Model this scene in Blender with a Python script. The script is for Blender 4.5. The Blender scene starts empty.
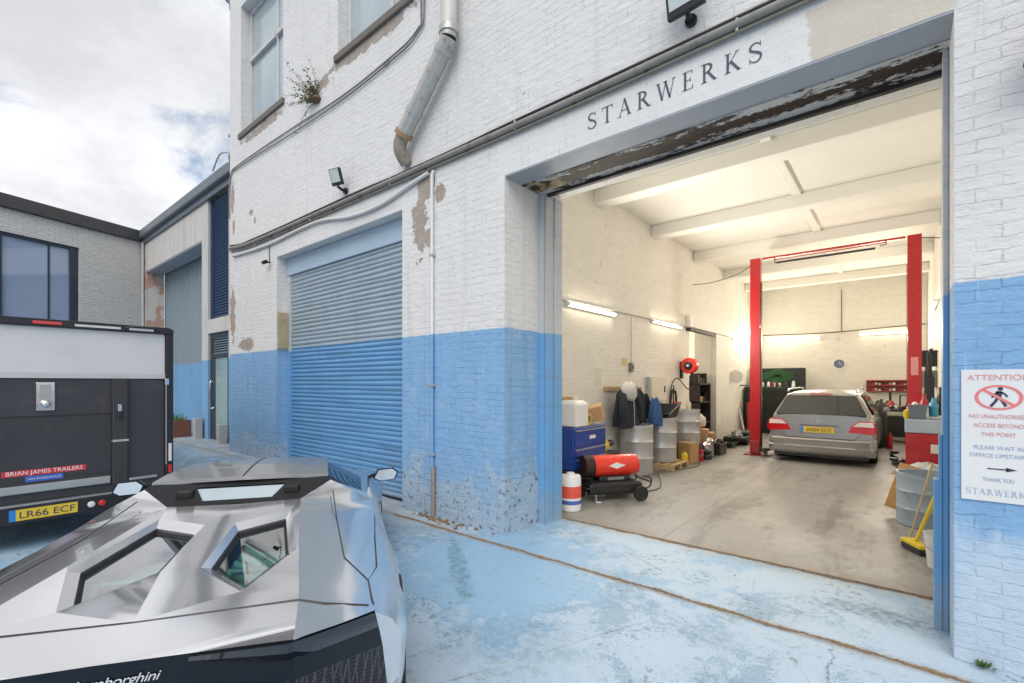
import bpy, bmesh, math, random
from mathutils import Vector, Matrix
random.seed(7)
R=math.radians
scene=bpy.context.scene
COL=scene.collection
D=3.854                       # the facade's plane

# ------------------------------------------------------------------ helpers
class MB:
    def __init__(s): s.v=[]; s.f=[]
    def poly(s,pts):
        n=len(s.v); s.v+= [tuple(p) for p in pts]; s.f.append(list(range(n,n+len(pts)))); return s
    def box(s,x0,x1,y0,y1,z0,z1):
        n=len(s.v)
        s.v+=[(x0,y0,z0),(x1,y0,z0),(x1,y1,z0),(x0,y1,z0),(x0,y0,z1),(x1,y0,z1),(x1,y1,z1),(x0,y1,z1)]
        for q in ((3,2,1,0),(4,5,6,7),(0,1,5,4),(1,2,6,5),(2,3,7,6),(3,0,4,7)): s.f.append([n+i for i in q])
        return s
    def obox(s,c,size,mat):
        n=len(s.v); hx,hy,hz=[k/2 for k in size]
        for p in ((-hx,-hy,-hz),(hx,-hy,-hz),(hx,hy,-hz),(-hx,hy,-hz),(-hx,-hy,hz),(hx,-hy,hz),(hx,hy,hz),(-hx,hy,hz)):
            s.v.append(tuple(Vector(c)+mat@Vector(p)))
        for q in ((3,2,1,0),(4,5,6,7),(0,1,5,4),(1,2,6,5),(2,3,7,6),(3,0,4,7)): s.f.append([n+i for i in q])
        return s
    def tube(s,pts,r,n=10,cap=True):
        pts=[Vector(p) for p in pts]; m=len(pts); rs=r if isinstance(r,(list,tuple)) else [r]*m
        base=len(s.v); up=None
        for i,p in enumerate(pts):
            d=(pts[min(i+1,m-1)]-pts[max(i-1,0)]).normalized()
            if up is None:
                up=Vector((0,0,1)) if abs(d.z)<.9 else Vector((1,0,0))
            a=d.cross(up).normalized(); b=a.cross(d).normalized(); up=b
            for k in range(n):
                t=2*math.pi*k/n; s.v.append(tuple(p+(a*math.cos(t)+b*math.sin(t))*rs[i]))
        for i in range(m-1):
            for k in range(n):
                a0=base+i*n+k; a1=base+i*n+(k+1)%n
                s.f.append([a0,a1,a1+n,a0+n])
        if cap:
            s.f.append([base+k for k in range(n)][::-1]); s.f.append([base+(m-1)*n+k for k in range(n)])
        return s
    def lathe(s,prof,c=(0,0,0),n=28,axis='z',rot=None):
        base=len(s.v); c=Vector(c)
        for (r,h) in prof:
            for k in range(n):
                t=2*math.pi*k/n; q=Vector((r*math.cos(t),r*math.sin(t),h))
                if axis=='x': q=Vector((q.z,q.x,q.y))
                if axis=='y': q=Vector((q.x,q.z,q.y))
                if rot: q=rot@q
                s.v.append(tuple(c+q))
        for i in range(len(prof)-1):
            for k in range(n):
                a=base+i*n+k; b=base+i*n+(k+1)%n
                s.f.append([a,b,b+n,a+n])
        s.f.append([base+k for k in range(n)][::-1]); e=base+(len(prof)-1)*n
        s.f.append([e+k for k in range(n)])
        return s
    def loft(s,rings,closed=False,cap=False):
        n=len(rings[0]); base=len(s.v)
        for r in rings: s.v+=[tuple(p) for p in r]
        for i in range(len(rings)-1):
            for k in range(n if closed else n-1):
                a=base+i*n+k; b=base+i*n+(k+1)%n
                s.f.append([a,b,b+n,a+n])
        if cap:
            s.f.append([base+k for k in range(n)][::-1]); e=base+(len(rings)-1)*n; s.f.append([e+k for k in range(n)])
        return s
    def prism(s,poly,vec):
        n=len(s.v); m=len(poly); v=Vector(vec)
        s.v+=[tuple(p) for p in poly]+[tuple(Vector(p)+v) for p in poly]
        s.f.append(list(range(n,n+m))[::-1]); s.f.append(list(range(n+m,n+2*m)))
        for k in range(m): s.f.append([n+k,n+(k+1)%m,n+m+(k+1)%m,n+m+k])
        return s
    def mirror_x(s):
        n=len(s.v); s.v+=[(-x,y,z) for x,y,z in s.v]; s.f+=[[i+n for i in f][::-1] for f in s.f]; return s
    def build(s,name,mat,parent=None,smooth=None,bevel=0,seg=2,weld=False,recalc=True):
        me=bpy.data.meshes.new(name); me.from_pydata(s.v,[],s.f); me.update()
        bm=bmesh.new(); bm.from_mesh(me)
        if weld: bmesh.ops.remove_doubles(bm,verts=bm.verts,dist=.0008)
        if recalc: bmesh.ops.recalc_face_normals(bm,faces=bm.faces)
        bm.to_mesh(me); bm.free()
        if smooth is not None:
            for p in me.polygons: p.use_smooth=True
            me.set_sharp_from_angle(angle=R(smooth))
        if mat: me.materials.append(mat)
        o=bpy.data.objects.new(name,me); COL.objects.link(o)
        if parent: o.parent=parent
        if bevel:
            b=o.modifiers.new('Bevel','BEVEL'); b.width=bevel; b.segments=seg; b.limit_method='ANGLE'; b.angle_limit=R(35)
        return o
def tag(o,label,cat,group=None):
    o['label']=label; o['category']=cat
    if group: o['group']=group
    return o
def thing(name,label,cat,loc=(0,0,0),rz=0,group=None):
    o=bpy.data.objects.new(name,None); o.empty_display_size=.1; COL.objects.link(o)
    o.location=loc; o.rotation_euler=(0,0,rz); return tag(o,label,cat,group)
def structure(o): o['kind']='structure'; return o
def copy_tree(o,parent=None):
    c=o.copy(); COL.objects.link(c); c.parent=parent
    for ch in list(o.children): copy_tree(ch,c)
    return c
def sstep(a,b,x):
    t=max(0,min(1,(x-a)/(b-a))); return t*t*(3-2*t)
def lerp(a,b,t): return a+(b-a)*t

# ------------------------------------------------------------------ materials
class N:
    def __init__(s,name):
        s.m=bpy.data.materials.new(name); s.m.use_nodes=True; s.t=s.m.node_tree; s.t.nodes.clear()
        s.out=s.n('ShaderNodeOutputMaterial'); 
    def n(s,kind,**kw):
        x=s.t.nodes.new(kind)
        for k,v in kw.items(): setattr(x,k,v)
        return x
    def l(s,a,b): s.t.links.new(a,b)
    def setin(s,sock,v):
        if isinstance(v,(int,float)): sock.default_value=v
        elif isinstance(v,(tuple,list)): sock.default_value=tuple(v)+((1,) if len(v)==3 and sock.type=='RGBA' else ())
        else: s.l(v,sock)
    def math(s,op,a,b=0.,c=None,clamp=False):
        x=s.n('ShaderNodeMath',operation=op,use_clamp=clamp); s.setin(x.inputs[0],a); s.setin(x.inputs[1],b)
        if c is not None: s.setin(x.inputs[2],c)
        return x.outputs[0]
    def noise(s,vec,scale,detail=4,rough=.55,dist=0.):
        x=s.n('ShaderNodeTexNoise'); x.inputs['Scale'].default_value=scale; x.inputs['Detail'].default_value=detail
        x.inputs['Roughness'].default_value=rough; x.inputs['Distortion'].default_value=dist
        if vec is not None: s.l(vec,x.inputs['Vector'])
        return x.outputs['Fac']
    def step(s,x,a,b):
        r=s.n('ShaderNodeMapRange',interpolation_type='SMOOTHSTEP'); s.setin(r.inputs[0],x); s.setin(r.inputs[1],a); s.setin(r.inputs[2],b)
        return r.outputs[0]
    def mix(s,f,a,b,mode='MIX'):
        x=s.n('ShaderNodeMix',data_type='RGBA',blend_type=mode); s.setin(x.inputs[0],f); s.setin(x.inputs[6],a); s.setin(x.inputs[7],b)
        return x.outputs[2]
    def scale_col(s,c,f):
        x=s.n('ShaderNodeVectorMath',operation='SCALE'); s.setin(x.inputs[0],c); s.setin(x.inputs['Scale'],f); return x.outputs[0]
    def pos(s): return s.n('ShaderNodeNewGeometry').outputs['Position']
    def obj(s): return s.n('ShaderNodeTexCoord').outputs['Object']
    def sep(s,v):
        x=s.n('ShaderNodeSeparateXYZ'); s.l(v,x.inputs[0]); return x.outputs
    def comb(s,a,b,c=0.):
        x=s.n('ShaderNodeCombineXYZ'); s.setin(x.inputs[0],a); s.setin(x.inputs[1],b); s.setin(x.inputs[2],c); return x.outputs[0]
    def mapping(s,v,sc=(1,1,1),loc=(0,0,0),rot=(0,0,0)):
        x=s.n('ShaderNodeMapping'); s.l(v,x.inputs[0]); x.inputs['Scale'].default_value=sc; x.inputs['Location'].default_value=loc; x.inputs['Rotation'].default_value=rot; return x.outputs[0]
    def bump(s,h,strength=.3,dist=.01,prev=None):
        x=s.n('ShaderNodeBump'); x.inputs['Strength'].default_value=strength; x.inputs['Distance'].default_value=dist; s.l(h,x.inputs['Height'])
        if prev is not None: s.l(prev,x.inputs['Normal'])
        return x.outputs[0]
    def bsdf(s,col,rough=.5,metal=0.,normal=None,coat=0.,spec=.5,**kw):
        b=s.n('ShaderNodeBsdfPrincipled'); s.setin(b.inputs['Base Color'],col); s.setin(b.inputs['Roughness'],rough); s.setin(b.inputs['Metallic'],metal)
        b.inputs['Coat Weight'].default_value=coat; b.inputs['Coat Roughness'].default_value=.04; b.inputs['Specular IOR Level'].default_value=spec
        if normal is not None: s.l(normal,b.inputs['Normal'])
        s.l(b.outputs[0],s.out.inputs[0]); s.b=b
        return s.m
_c={}
def M(name,col,rough=.5,metal=0.,var=.12,vs=4.,bump=.08,bs=70.,coat=0.,spec=.5,grime=0.,gcol=(.08,.065,.05)):
    if name in _c: return _c[name]
    n=N(name); p=n.obj(); f=n.noise(p,vs,5,.6)
    c=n.scale_col(col,n.math('MULTIPLY_ADD',f,2*var,1-var))
    if grime: c=n.mix(n.math('MULTIPLY',n.step(n.noise(p,vs*2.3,8,.7),.52,.72),grime),c,gcol)
    rr=n.math('MULTIPLY_ADD',n.noise(p,vs*3,4),.16,rough-.08)
    nm=n.bump(n.noise(p,bs,3),bump,.004) if bump else None
    _c[name]=n.bsdf(c,rr,metal,nm,coat,spec); return _c[name]
def glass(name,tint,refl=1.,rough=.0):
    if name in _c: return _c[name]
    n=N(name); tr=n.n('ShaderNodeBsdfTransparent'); tr.inputs[0].default_value=(*tint,1)
    gl=n.n('ShaderNodeBsdfGlossy'); gl.inputs['Roughness'].default_value=rough
    fr=n.n('ShaderNodeFresnel'); fr.inputs[0].default_value=1.55
    mx=n.n('ShaderNodeMixShader'); n.l(n.math('MULTIPLY',fr.outputs[0],refl,clamp=True),mx.inputs[0]); n.l(tr.outputs[0],mx.inputs[1]); n.l(gl.outputs[0],mx.inputs[2])
    n.l(mx.outputs[0],n.out.inputs[0]); _c[name]=n.m; return n.m
def emitter(name,col,st):
    n=N(name); e=n.n('ShaderNodeEmission'); e.inputs[0].default_value=(*col,1); e.inputs[1].default_value=st; n.l(e.outputs[0],n.out.inputs[0]); return n.m

WHITEP=(.70,.71,.73); BLUEP=(.18,.37,.63)
def brick_bump(n,U,V,w=.23,h=.077,mort=.007):
    b=n.n('ShaderNodeTexBrick'); b.offset=.5
    n.l(n.comb(U,V),b.inputs['Vector']); b.inputs['Scale'].default_value=1; b.inputs['Brick Width'].default_value=w; b.inputs['Row Height'].default_value=h
    b.inputs['Mortar Size'].default_value=mort; b.inputs['Mortar Smooth'].default_value=.6; b.inputs['Bias'].default_value=0
    b.inputs['Color1'].default_value=(1,1,1,1); b.inputs['Color2'].default_value=(.86,.86,.86,1); b.inputs['Mortar'].default_value=(.9,.9,.9,1)
    return b
def spots(n,p,lst,wob=.6):
    """union of soft ellipses with ragged edges; lst of (centre, radii, amount)"""
    acc=None; nz=n.noise(p,5.5,8,.68); nz2=n.noise(p,26,4,.6)
    for c,r in lst:
        q=n.mapping(p,tuple(1/k for k in r),tuple(-a/k for a,k in zip(c,r)))
        ln=n.n('ShaderNodeVectorMath',operation='LENGTH'); n.l(q,ln.inputs[0])
        d=n.math('ADD',ln.outputs['Value'],n.math('MULTIPLY',n.math('SUBTRACT',nz,.5),wob*7))
        d=n.math('ADD',d,n.math('MULTIPLY',n.math('SUBTRACT',nz2,.5),wob*1.6))
        m=n.math('SUBTRACT',1.,n.step(d,.92,1.04))
        acc=m if acc is None else n.math('MAXIMUM',acc,m)
    return acc
def facade_mat():
    n=N('painted brick'); p=n.pos(); x,y,z=n.sep(p)
    U=n.math('ADD',x,y); wob=n.math('ADD',n.math('MULTIPLY',n.math('SUBTRACT',n.noise(p,2.5,3),.5),.05),n.math('MULTIPLY',n.math('SUBTRACT',n.noise(p,17,4),.5),.03))
    b=brick_bump(n,n.math('ADD',U,wob),n.math('ADD',z,wob),.22,.073,.005)
    mort=n.math('MULTIPLY',b.outputs['Fac'],n.step(n.noise(p,5,6,.7),.36,.62))
    big=n.noise(p,.7,5,.6); med=n.noise(p,3.2,6,.62); fine=n.noise(p,38,5,.65)
    streak=n.noise(n.mapping(p,(7,7,.5)),1.,5,.6)
    white=n.mix(big,(.655,.65,.648),(.78,.772,.765))
    white=n.mix(n.math('MULTIPLY',n.step(streak,.52,.75),.35),white,(.50,.50,.51))
    white=n.mix(.18,white,b.outputs['Color'],'MULTIPLY'); white=n.mix(n.math('MULTIPLY',n.math('MULTIPLY',mort,n.step(fine,.40,.58)),.40),white,(.34,.33,.35))
    chip=n.step(n.noise(p,11,9,.76),.635,.675)
    white=n.mix(n.math('MULTIPLY',chip,.65),white,(.34,.31,.29))
    blue=n.mix(big,(.185,.375,.635),(.26,.455,.69))
    blue=n.mix(n.math('MULTIPLY',n.step(med,.48,.72),.45),blue,(.36,.51,.68))
    blue=n.mix(.2,blue,b.outputs['Color'],'MULTIPLY'); blue=n.mix(n.math('MULTIPLY',n.math('MULTIPLY',mort,n.step(fine,.40,.58)),.42),blue,(.07,.16,.32))
    blue=n.mix(n.math('MULTIPLY',n.step(n.noise(p,13,9,.74),.66,.70),.7),blue,(.16,.19,.22))
    blue=n.mix(n.math('MULTIPLY',n.step(streak,.50,.72),.30),blue,(.16,.26,.38)); drip=n.step(n.noise(n.mapping(p,(22,22,.9)),1.,4,.6),.62,.68); blue=n.mix(n.math('MULTIPLY',drip,.28),blue,(.55,.66,.76)); white=n.mix(n.math('MULTIPLY',n.math('MULTIPLY',drip,n.step(med,.45,.6)),.25),white,(.40,.38,.36))
    line=n.math('ADD',z,n.math('MULTIPLY',n.math('SUBTRACT',n.noise(p,6,4),.5),.03))
    isb=n.math('SUBTRACT',1.,n.step(line,2.243,2.251))
    col=n.mix(isb,white,blue)
    # worn plinth: bare and pale, with mortar and dirt showing
    low=n.math('SUBTRACT',1.,n.step(n.math('ADD',z,n.math('MULTIPLY',n.math('SUBTRACT',med,.5),2.3)),.22,.80))
    fade=n.mix(n.noise(p,9,8,.7),(.30,.36,.40),(.62,.68,.72))
    col=n.mix(n.math('MULTIPLY',low,n.math('MULTIPLY_ADD',fine,.9,.15)),col,fade)
    ch=n.math('MULTIPLY',low,n.step(n.noise(p,14,9,.75),.55,.61)); col=n.mix(ch,col,(.10,.10,.095))
    # right pier has lost most of its blue near the ground
    rp=n.math('MULTIPLY',n.step(x,.1,.3),n.math('SUBTRACT',1.,n.step(n.math('ADD',z,n.math('MULTIPLY',n.math('SUBTRACT',n.noise(n.mapping(p,(1.4,1.4,.55),(0,0,0),(0,.5,0)),2.2,5),.5),1.6)),.62,.9)))
    col=n.mix(n.math('MULTIPLY',rp,.75),col,n.mix(n.noise(p,4,8,.7),(.38,.54,.70),(.66,.71,.76)))
    # places where the paint has come off
    off=spots(n,p,[((-4.72,D,3.72),(.13,.5,.42)),((-4.62,D,4.12),(.16,.5,.22)),((-10.8,D,3.1),(.13,.6,.55)),((-4.55,D,3.45),(.08,.5,.12)),((-4.36,D,3.95),(.09,.5,.10)),((-9.9,D,5.0),(.1,.4,.06)),((-9.7,D,4.8),(.05,.4,.08)),((-5.4,D,6.0),(.09,.4,.05)),((-10.1,D,2.40),(.36,.5,.13)),((-9.3,D,6.5),(.9,.4,.07)),((-5.9,D,6.5),(1.1,.4,.10)),((-7.3,D,6.42),(.5,.4,.09)),((-10.8,D,5.5),(.08,.5,.28)),((-10.75,D,4.9),(.06,.5,.16))],.40)
    bare=n.mix(n.noise(p,8,6,.7),(.22,.17,.13),(.52,.46,.41)); bare=n.mix(n.math('MULTIPLY',b.outputs['Fac'],.7),bare,(.42,.40,.37))
    bare=n.mix(n.math('MULTIPLY',n.step(n.noise(p,4,3),.5,.6),n.math('SUBTRACT',1.,n.step(x,-10.6,-10.4))),bare,(.50,.26,.19))
    col=n.mix(off,col,bare)
    # fawn render where the fascia paint has peeled, over the right end of the lintel
    pl=n.math('MULTIPLY',n.step(n.math('ADD',x,n.math('MULTIPLY',n.math('SUBTRACT',n.noise(p,6,8,.7),.5),.35)),-.52,-.49),n.math('SUBTRACT',1.,n.step(x,.235,.24)))
    zz=n.math('ADD',z,n.math('MULTIPLY',n.math('SUBTRACT',n.noise(p,5,8,.72),.5),.25))
    pl=n.math('MULTIPLY',pl,n.math('MULTIPLY',n.step(zz,3.86,3.88),n.math('SUBTRACT',1.,n.step(zz,4.23,4.25))))
    col=n.mix(pl,col,n.mix(med,(.50,.44,.36),(.68,.63,.56)))
    # the fascia band over the opening is rendered smooth
    sm=n.math('MULTIPLY',n.math('MULTIPLY',n.step(z,3.86,3.88),n.math('SUBTRACT',1.,n.step(z,4.28,4.32))),n.math('MULTIPLY',n.step(x,-3.45,-3.3),n.math('SUBTRACT',1.,n.step(x,.23,.26))))
    h=n.math('ADD',n.math('MULTIPLY',n.math('MULTIPLY',mort,-.52),n.math('SUBTRACT',1.,sm)),n.math('MULTIPLY',fine,.45))
    h=n.math('ADD',h,n.math('MULTIPLY',n.math('MULTIPLY',n.noise(n.mapping(p,(6,6,13.7)),1.,7,.68),1.5),n.math('SUBTRACT',1.3,sm)))
    h=n.math('ADD',h,n.math('MULTIPLY',n.noise(p,9,4),.55))
    h=n.math('SUBTRACT',h,n.math('MULTIPLY',off,.9))
    return n.bsdf(col,.62,0,n.bump(h,.75,.010),spec=.35)
def inner_mat():
    n=N('cream painted inner brick'); p=n.pos(); x,y,z=n.sep(p)
    b=brick_bump(n,n.math('ADD',x,y),z)
    c=n.mix(n.noise(p,.8,5),(.76,.73,.66),(.85,.83,.77)); c=n.mix(.5,c,b.outputs['Color'],'MULTIPLY')
    c=n.mix(n.math('MULTIPLY',n.step(n.noise(p,6,9,.75),.58,.68),.45),c,(.40,.34,.26))
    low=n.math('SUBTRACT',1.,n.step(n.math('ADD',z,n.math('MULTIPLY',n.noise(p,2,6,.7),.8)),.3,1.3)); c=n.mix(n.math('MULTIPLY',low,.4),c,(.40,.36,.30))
    h=n.math('ADD',n.math('MULTIPLY',b.outputs['Fac'],-1.),n.noise(p,24,4))
    return n.bsdf(c,.65,0,n.bump(h,.4,.008),spec=.3)
def yard_mat():
    n=N('worn blue yard paint'); p=n.pos(); x,y,z=n.sep(p)
    q=n.mapping(p,(1,1,0)); a=n.noise(q,.45,5,.6); b=n.noise(q,1.5,8,.7,.3); c=n.noise(q,6.5,10,.78); d=n.noise(q,55,8,.78); e=n.noise(q,1.05,9,.72,.8); g=n.noise(q,17,8,.78)
    col=n.mix(b,(.22,.385,.56),(.33,.49,.635))
    left=n.math('MULTIPLY',n.math('SUBTRACT',1.,n.step(x,-3.4,-1.2)),.10)
    pale=n.step(n.math('SUBTRACT',n.math('ADD',a,n.math('MULTIPLY',n.math('SUBTRACT',c,.5),.42)),left),.395,.455)
    col=n.mix(n.math('MULTIPLY',pale,.8),col,n.mix(g,(.37,.485,.60),(.54,.62,.68)))
    # bare, scuffed and damp places
    m1=n.step(n.math('ADD',e,n.math('MULTIPLY',n.math('SUBTRACT',g,.5),.5)),.545,.60)
    col=n.mix(n.math('MULTIPLY',m1,.6),col,(.20,.33,.43))
    m2=n.math('MULTIPLY',n.step(g,.53,.57),n.step(b,.50,.60)); col=n.mix(n.math('MULTIPLY',m2,.75),col,(.10,.16,.20))
    m3=n.math('MULTIPLY',n.step(d,.54,.58),n.step(e,.46,.56)); col=n.mix(n.math('MULTIPLY',m3,.6),col,(.13,.19,.23))
    col=n.mix(n.math('MULTIPLY',n.step(g,.60,.66),.35),col,(.70,.73,.74))
    wd=n.math('MULTIPLY',n.step(y,3.05,3.8),n.step(n.noise(q,3.2,9,.75),.40,.56)); wl=n.math('SUBTRACT',1.,n.step(x,-4.4,-3.3))
    col=n.mix(n.math('MULTIPLY',n.math('MULTIPLY',wd,wl),.75),col,n.mix(g,(.22,.20,.18),(.52,.50,.46)))
    th=n.math('MULTIPLY',n.step(n.math('ADD',y,n.math('MULTIPLY',n.math('SUBTRACT',c,.5),.5)),4.55,4.84),.6); col=n.mix(th,col,(.33,.31,.28))
    se=n.math('ABSOLUTE',n.math('SUBTRACT',n.math('ADD',y,n.math('MULTIPLY',n.math('SUBTRACT',g,.5),.10)),3.6)); col=n.mix(n.math('MULTIPLY',n.math('SUBTRACT',1.,n.step(se,.02,.07)),.55),col,(.28,.22,.16))
    vo=n.n('ShaderNodeTexVoronoi',feature='DISTANCE_TO_EDGE'); n.l(n.mapping(n.n('ShaderNodeVectorMath',operation='ADD').outputs[0] if False else q,(.55,.4,1)),vo.inputs['Vector']); vo.inputs['Scale'].default_value=1.; vc=n.math('SUBTRACT',1.,n.step(n.math('ADD',vo.outputs['Distance'],n.math('MULTIPLY',n.math('SUBTRACT',c,.5),.03)),.000,.004)); col=n.mix(n.math('MULTIPLY',n.math('MULTIPLY',vc,n.step(a,.46,.54)),.55),col,(.12,.14,.15))
    # a hairline crack running out from the joint
    k=n.math('ABSOLUTE',n.math('SUBTRACT',n.math('ADD',x,n.math('MULTIPLY',n.math('SUBTRACT',c,.5),.22)),-.33)); kk=n.math('MULTIPLY',n.math('SUBTRACT',1.,n.step(k,.002,.007)),n.math('SUBTRACT',1.,n.step(y,3.5,3.6))); col=n.mix(n.math('MULTIPLY',kk,.8),col,(.08,.09,.10))
    for (cx,cy,rx,ry,ro,am,cl) in ((-3.15,3.02,.75,.10,-38,.8,(.12,.22,.27)),(-2.0,2.35,.55,.4,20,.42,(.14,.22,.28)),(-.15,4.25,.38,.16,0,.8,(.11,.20,.26)),(-1.0,3.2,.25,.16,10,.6,(.15,.27,.36)),(-2.55,4.3,.16,.22,0,.6,(.18,.30,.40)),(-.75,2.75,.22,.13,0,.65,(.14,.24,.31))):
        qq=n.mapping(p,(1,1,0),(-cx,-cy,0)); qq=n.mapping(qq,(1/rx,1/ry,0),(0,0,0),(0,0,0)) if not ro else n.mapping(n.mapping(qq,(1,1,1),(0,0,0),(0,0,R(-ro))),(1/rx,1/ry,0))
        ln=n.n('ShaderNodeVectorMath',operation='LENGTH'); n.l(qq,ln.inputs[0]); dd=n.math('ADD',ln.outputs['Value'],n.math('MULTIPLY',n.math('SUBTRACT',c,.5),2.2))
        mm=n.math('MULTIPLY',n.math('SUBTRACT',1.,n.step(dd,.55,1.05)),n.math('MULTIPLY_ADD',n.step(g,.42,.58),.75,.25)); col=n.mix(n.math('MULTIPLY',mm,am),col,cl)
    rough=n.math('MULTIPLY_ADD',b,-.3,.62)
    h=n.math('ADD',n.math('MULTIPLY',d,.8),n.math('ADD',g,n.math('MULTIPLY',pale,.3)))
    return n.bsdf(col,rough,0,n.bump(h,.45,.008),spec=.4)
def floor_mat():
    n=N('stained garage concrete'); p=n.pos(); q=n.mapping(p,(1,1,0)); x,y,z=n.sep(p)
    a=n.noise(q,.9,8,.7); b=n.noise(n.mapping(p,(2.6,.5,0)),1.,7,.66,.5); c=n.noise(q,7,8,.7)
    col=n.mix(a,(.21,.20,.183),(.36,.35,.328)); col=n.mix(n.math('MULTIPLY',n.step(n.math('ADD',b,n.math('MULTIPLY',n.math('SUBTRACT',c,.5),.3)),.48,.66),.6),col,(.10,.09,.075))
    col=n.mix(n.math('MULTIPLY',n.math('MULTIPLY',n.step(c,.54,.64),n.step(a,.45,.6)),.6),col,(.13,.11,.09))
    col=n.mix(n.math('MULTIPLY',n.math('SUBTRACT',1.,n.step(n.math('ADD',y,n.math('MULTIPLY',c,.6)),5.05,5.35)),.55),col,(.22,.17,.12))
    jo=n.math('ABSOLUTE',n.math('SUBTRACT',x,-1.95)); col=n.mix(n.math('MULTIPLY',n.math('SUBTRACT',1.,n.step(jo,.004,.014)),.4),col,(.08,.07,.06))
    return n.bsdf(col,n.math('MULTIPLY_ADD',a,-.35,.62),0,n.bump(c,.2,.006),spec=.45)
def render_mat():
    n=N('grey render'); p=n.pos(); x,y,z=n.sep(p); med=n.noise(p,1.4,7,.66); f=n.noise(p,26,5,.65)
    c=n.mix(med,(.50,.475,.445),(.66,.64,.61)); c=n.mix(n.math('MULTIPLY',n.step(n.noise(n.mapping(p,(5,5,.4)),1.,5),.52,.74),.4),c,(.30,.285,.27))
    br=n.math('MULTIPLY',n.math('SUBTRACT',1.,n.step(x,-19.42,-19.38)),n.step(n.noise(p,2.5,4),.5,.56)); c=n.mix(br,c,(.48,.30,.24))
    c=n.mix(n.math('SUBTRACT',1.,n.step(z,2.225,2.235)),c,n.mix(med,(.17,.36,.60),(.24,.42,.64)))
    return n.bsdf(c,.75,0,n.bump(f,.35,.008),spec=.3)
def pale_brick_mat():
    n=N('pale grey brick'); p=n.pos(); x,y,z=n.sep(p)
    b=brick_bump(n,n.math('ADD',y,n.math('MULTIPLY',x,.3)),z,.235,.078,.012)
    c=n.mix(n.noise(p,9,7,.72),(.56,.54,.51),(.84,.83,.81)); c=n.mix(n.math('MULTIPLY',n.step(n.noise(p,16,7,.7),.57,.68),.5),c,(.22,.19,.175))
    c=n.mix(n.math('MULTIPLY',b.outputs['Fac'],.7),c,(.60,.59,.57)); c=n.mix(.5,c,b.outputs['Color'],'MULTIPLY')
    h=n.math('ADD',n.math('MULTIPLY',b.outputs['Fac'],-1.2),n.noise(p,30,5)); return n.bsdf(c,.8,0,n.bump(h,.8,.02),spec=.25)
def two_tone(name,top,bot,zl,rough=.4,metal=.0):
    n=N(name); p=n.pos(); x,y,z=n.sep(p); k=n.noise(n.mapping(p,(3,3,.6)),1.,6,.65)
    c=n.mix(n.math('SUBTRACT',1.,n.step(z,zl-.005,zl+.005)),n.scale_col(top,n.math('MULTIPLY_ADD',k,.35,.82)),n.scale_col(bot,n.math('MULTIPLY_ADD',k,.3,.85)))
    c=n.mix(n.math('MULTIPLY',n.step(n.noise(p,12,9,.75),.66,.71),.5),c,(.20,.17,.15))
    c=n.mix(n.math('MULTIPLY',n.step(n.noise(n.mapping(p,(.8,.8,14)),1.,6,.7),.50,.72),.35),c,(.16,.20,.24)); c=n.mix(n.math('MULTIPLY',n.step(n.noise(n.mapping(p,(6,6,.7)),1.,7,.7),.55,.72),.3),c,(.24,.25,.26))
    low=n.math('SUBTRACT',1.,n.step(n.math('ADD',z,n.math('MULTIPLY',n.noise(p,5,6),.7)),.35,.75)); c=n.mix(n.math('MULTIPLY',low,.45),c,(.42,.40,.34))
    return n.bsdf(c,rough,metal,n.bump(n.noise(p,30,4),.12,.004))
def peel_mat():
    n=N('flaking lintel paint'); p=n.pos(); x,y,z=n.sep(p)
    a=n.noise(n.mapping(p,(1.6,6,3.2)),1.,10,.74,.5); a=n.math('ADD',a,n.math('MULTIPLY',n.math('SUBTRACT',n.noise(p,24,8,.75),.5),.34)); m=n.step(n.math('ADD',a,n.math('MULTIPLY',n.step(y,4.2,4.3),n.math('SUBTRACT',.16,n.math('MULTIPLY',n.step(y,4.3,4.46),.16)))),.50,.525)
    m=n.math('MULTIPLY',m,n.step(n.math('ADD',y,n.math('MULTIPLY',n.noise(p,5,9,.75),.30)),4.19,4.23))
    rust=n.mix(n.noise(p,16,6,.7),(.012,.010,.009),(.055,.030,.02)); tan=n.math('SUBTRACT',1.,n.step(x,-3.0,-2.75)); rust=n.mix(n.math('MULTIPLY',tan,n.step(n.noise(p,7,5),.42,.58)),rust,(.36,.26,.14))
    c=n.mix(m,n.mix(n.noise(p,12,8,.75),(.36,.36,.36),(.62,.62,.61)),rust)
    return n.bsdf(c,.7,0,n.bump(n.math('ADD',m,n.math('MULTIPLY',n.noise(p,40,5,.7),.5)),-.9,.012),spec=.3)
def car_paint(name,col,metal=.9,rough=.2):
    n=N(name); p=n.obj(); fl=n.noise(p,6,3); c=n.scale_col(col,n.math('MULTIPLY_ADD',fl,.08,.96))
    return n.bsdf(c,n.math('MULTIPLY_ADD',n.noise(p,3,4),.05,rough-.025),metal,n.bump(n.noise(p,2.6,2),.05,.02),.6)
def mesh_grille_mat():
    n=N('black honeycomb'); v=n.n('ShaderNodeTexVoronoi',feature='DISTANCE_TO_EDGE'); n.l(n.mapping(n.obj(),(1,1,1.7)),v.inputs['Vector']); v.inputs['Scale'].default_value=34; v.inputs['Randomness'].default_value=.12
    e=n.math('SUBTRACT',1.,n.step(v.outputs['Distance'],.08,.14)); c=n.mix(e,(.004,.004,.005),(.06,.062,.068)); return n.bsdf(c,.35,0,n.bump(e,.9,.012))

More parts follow.
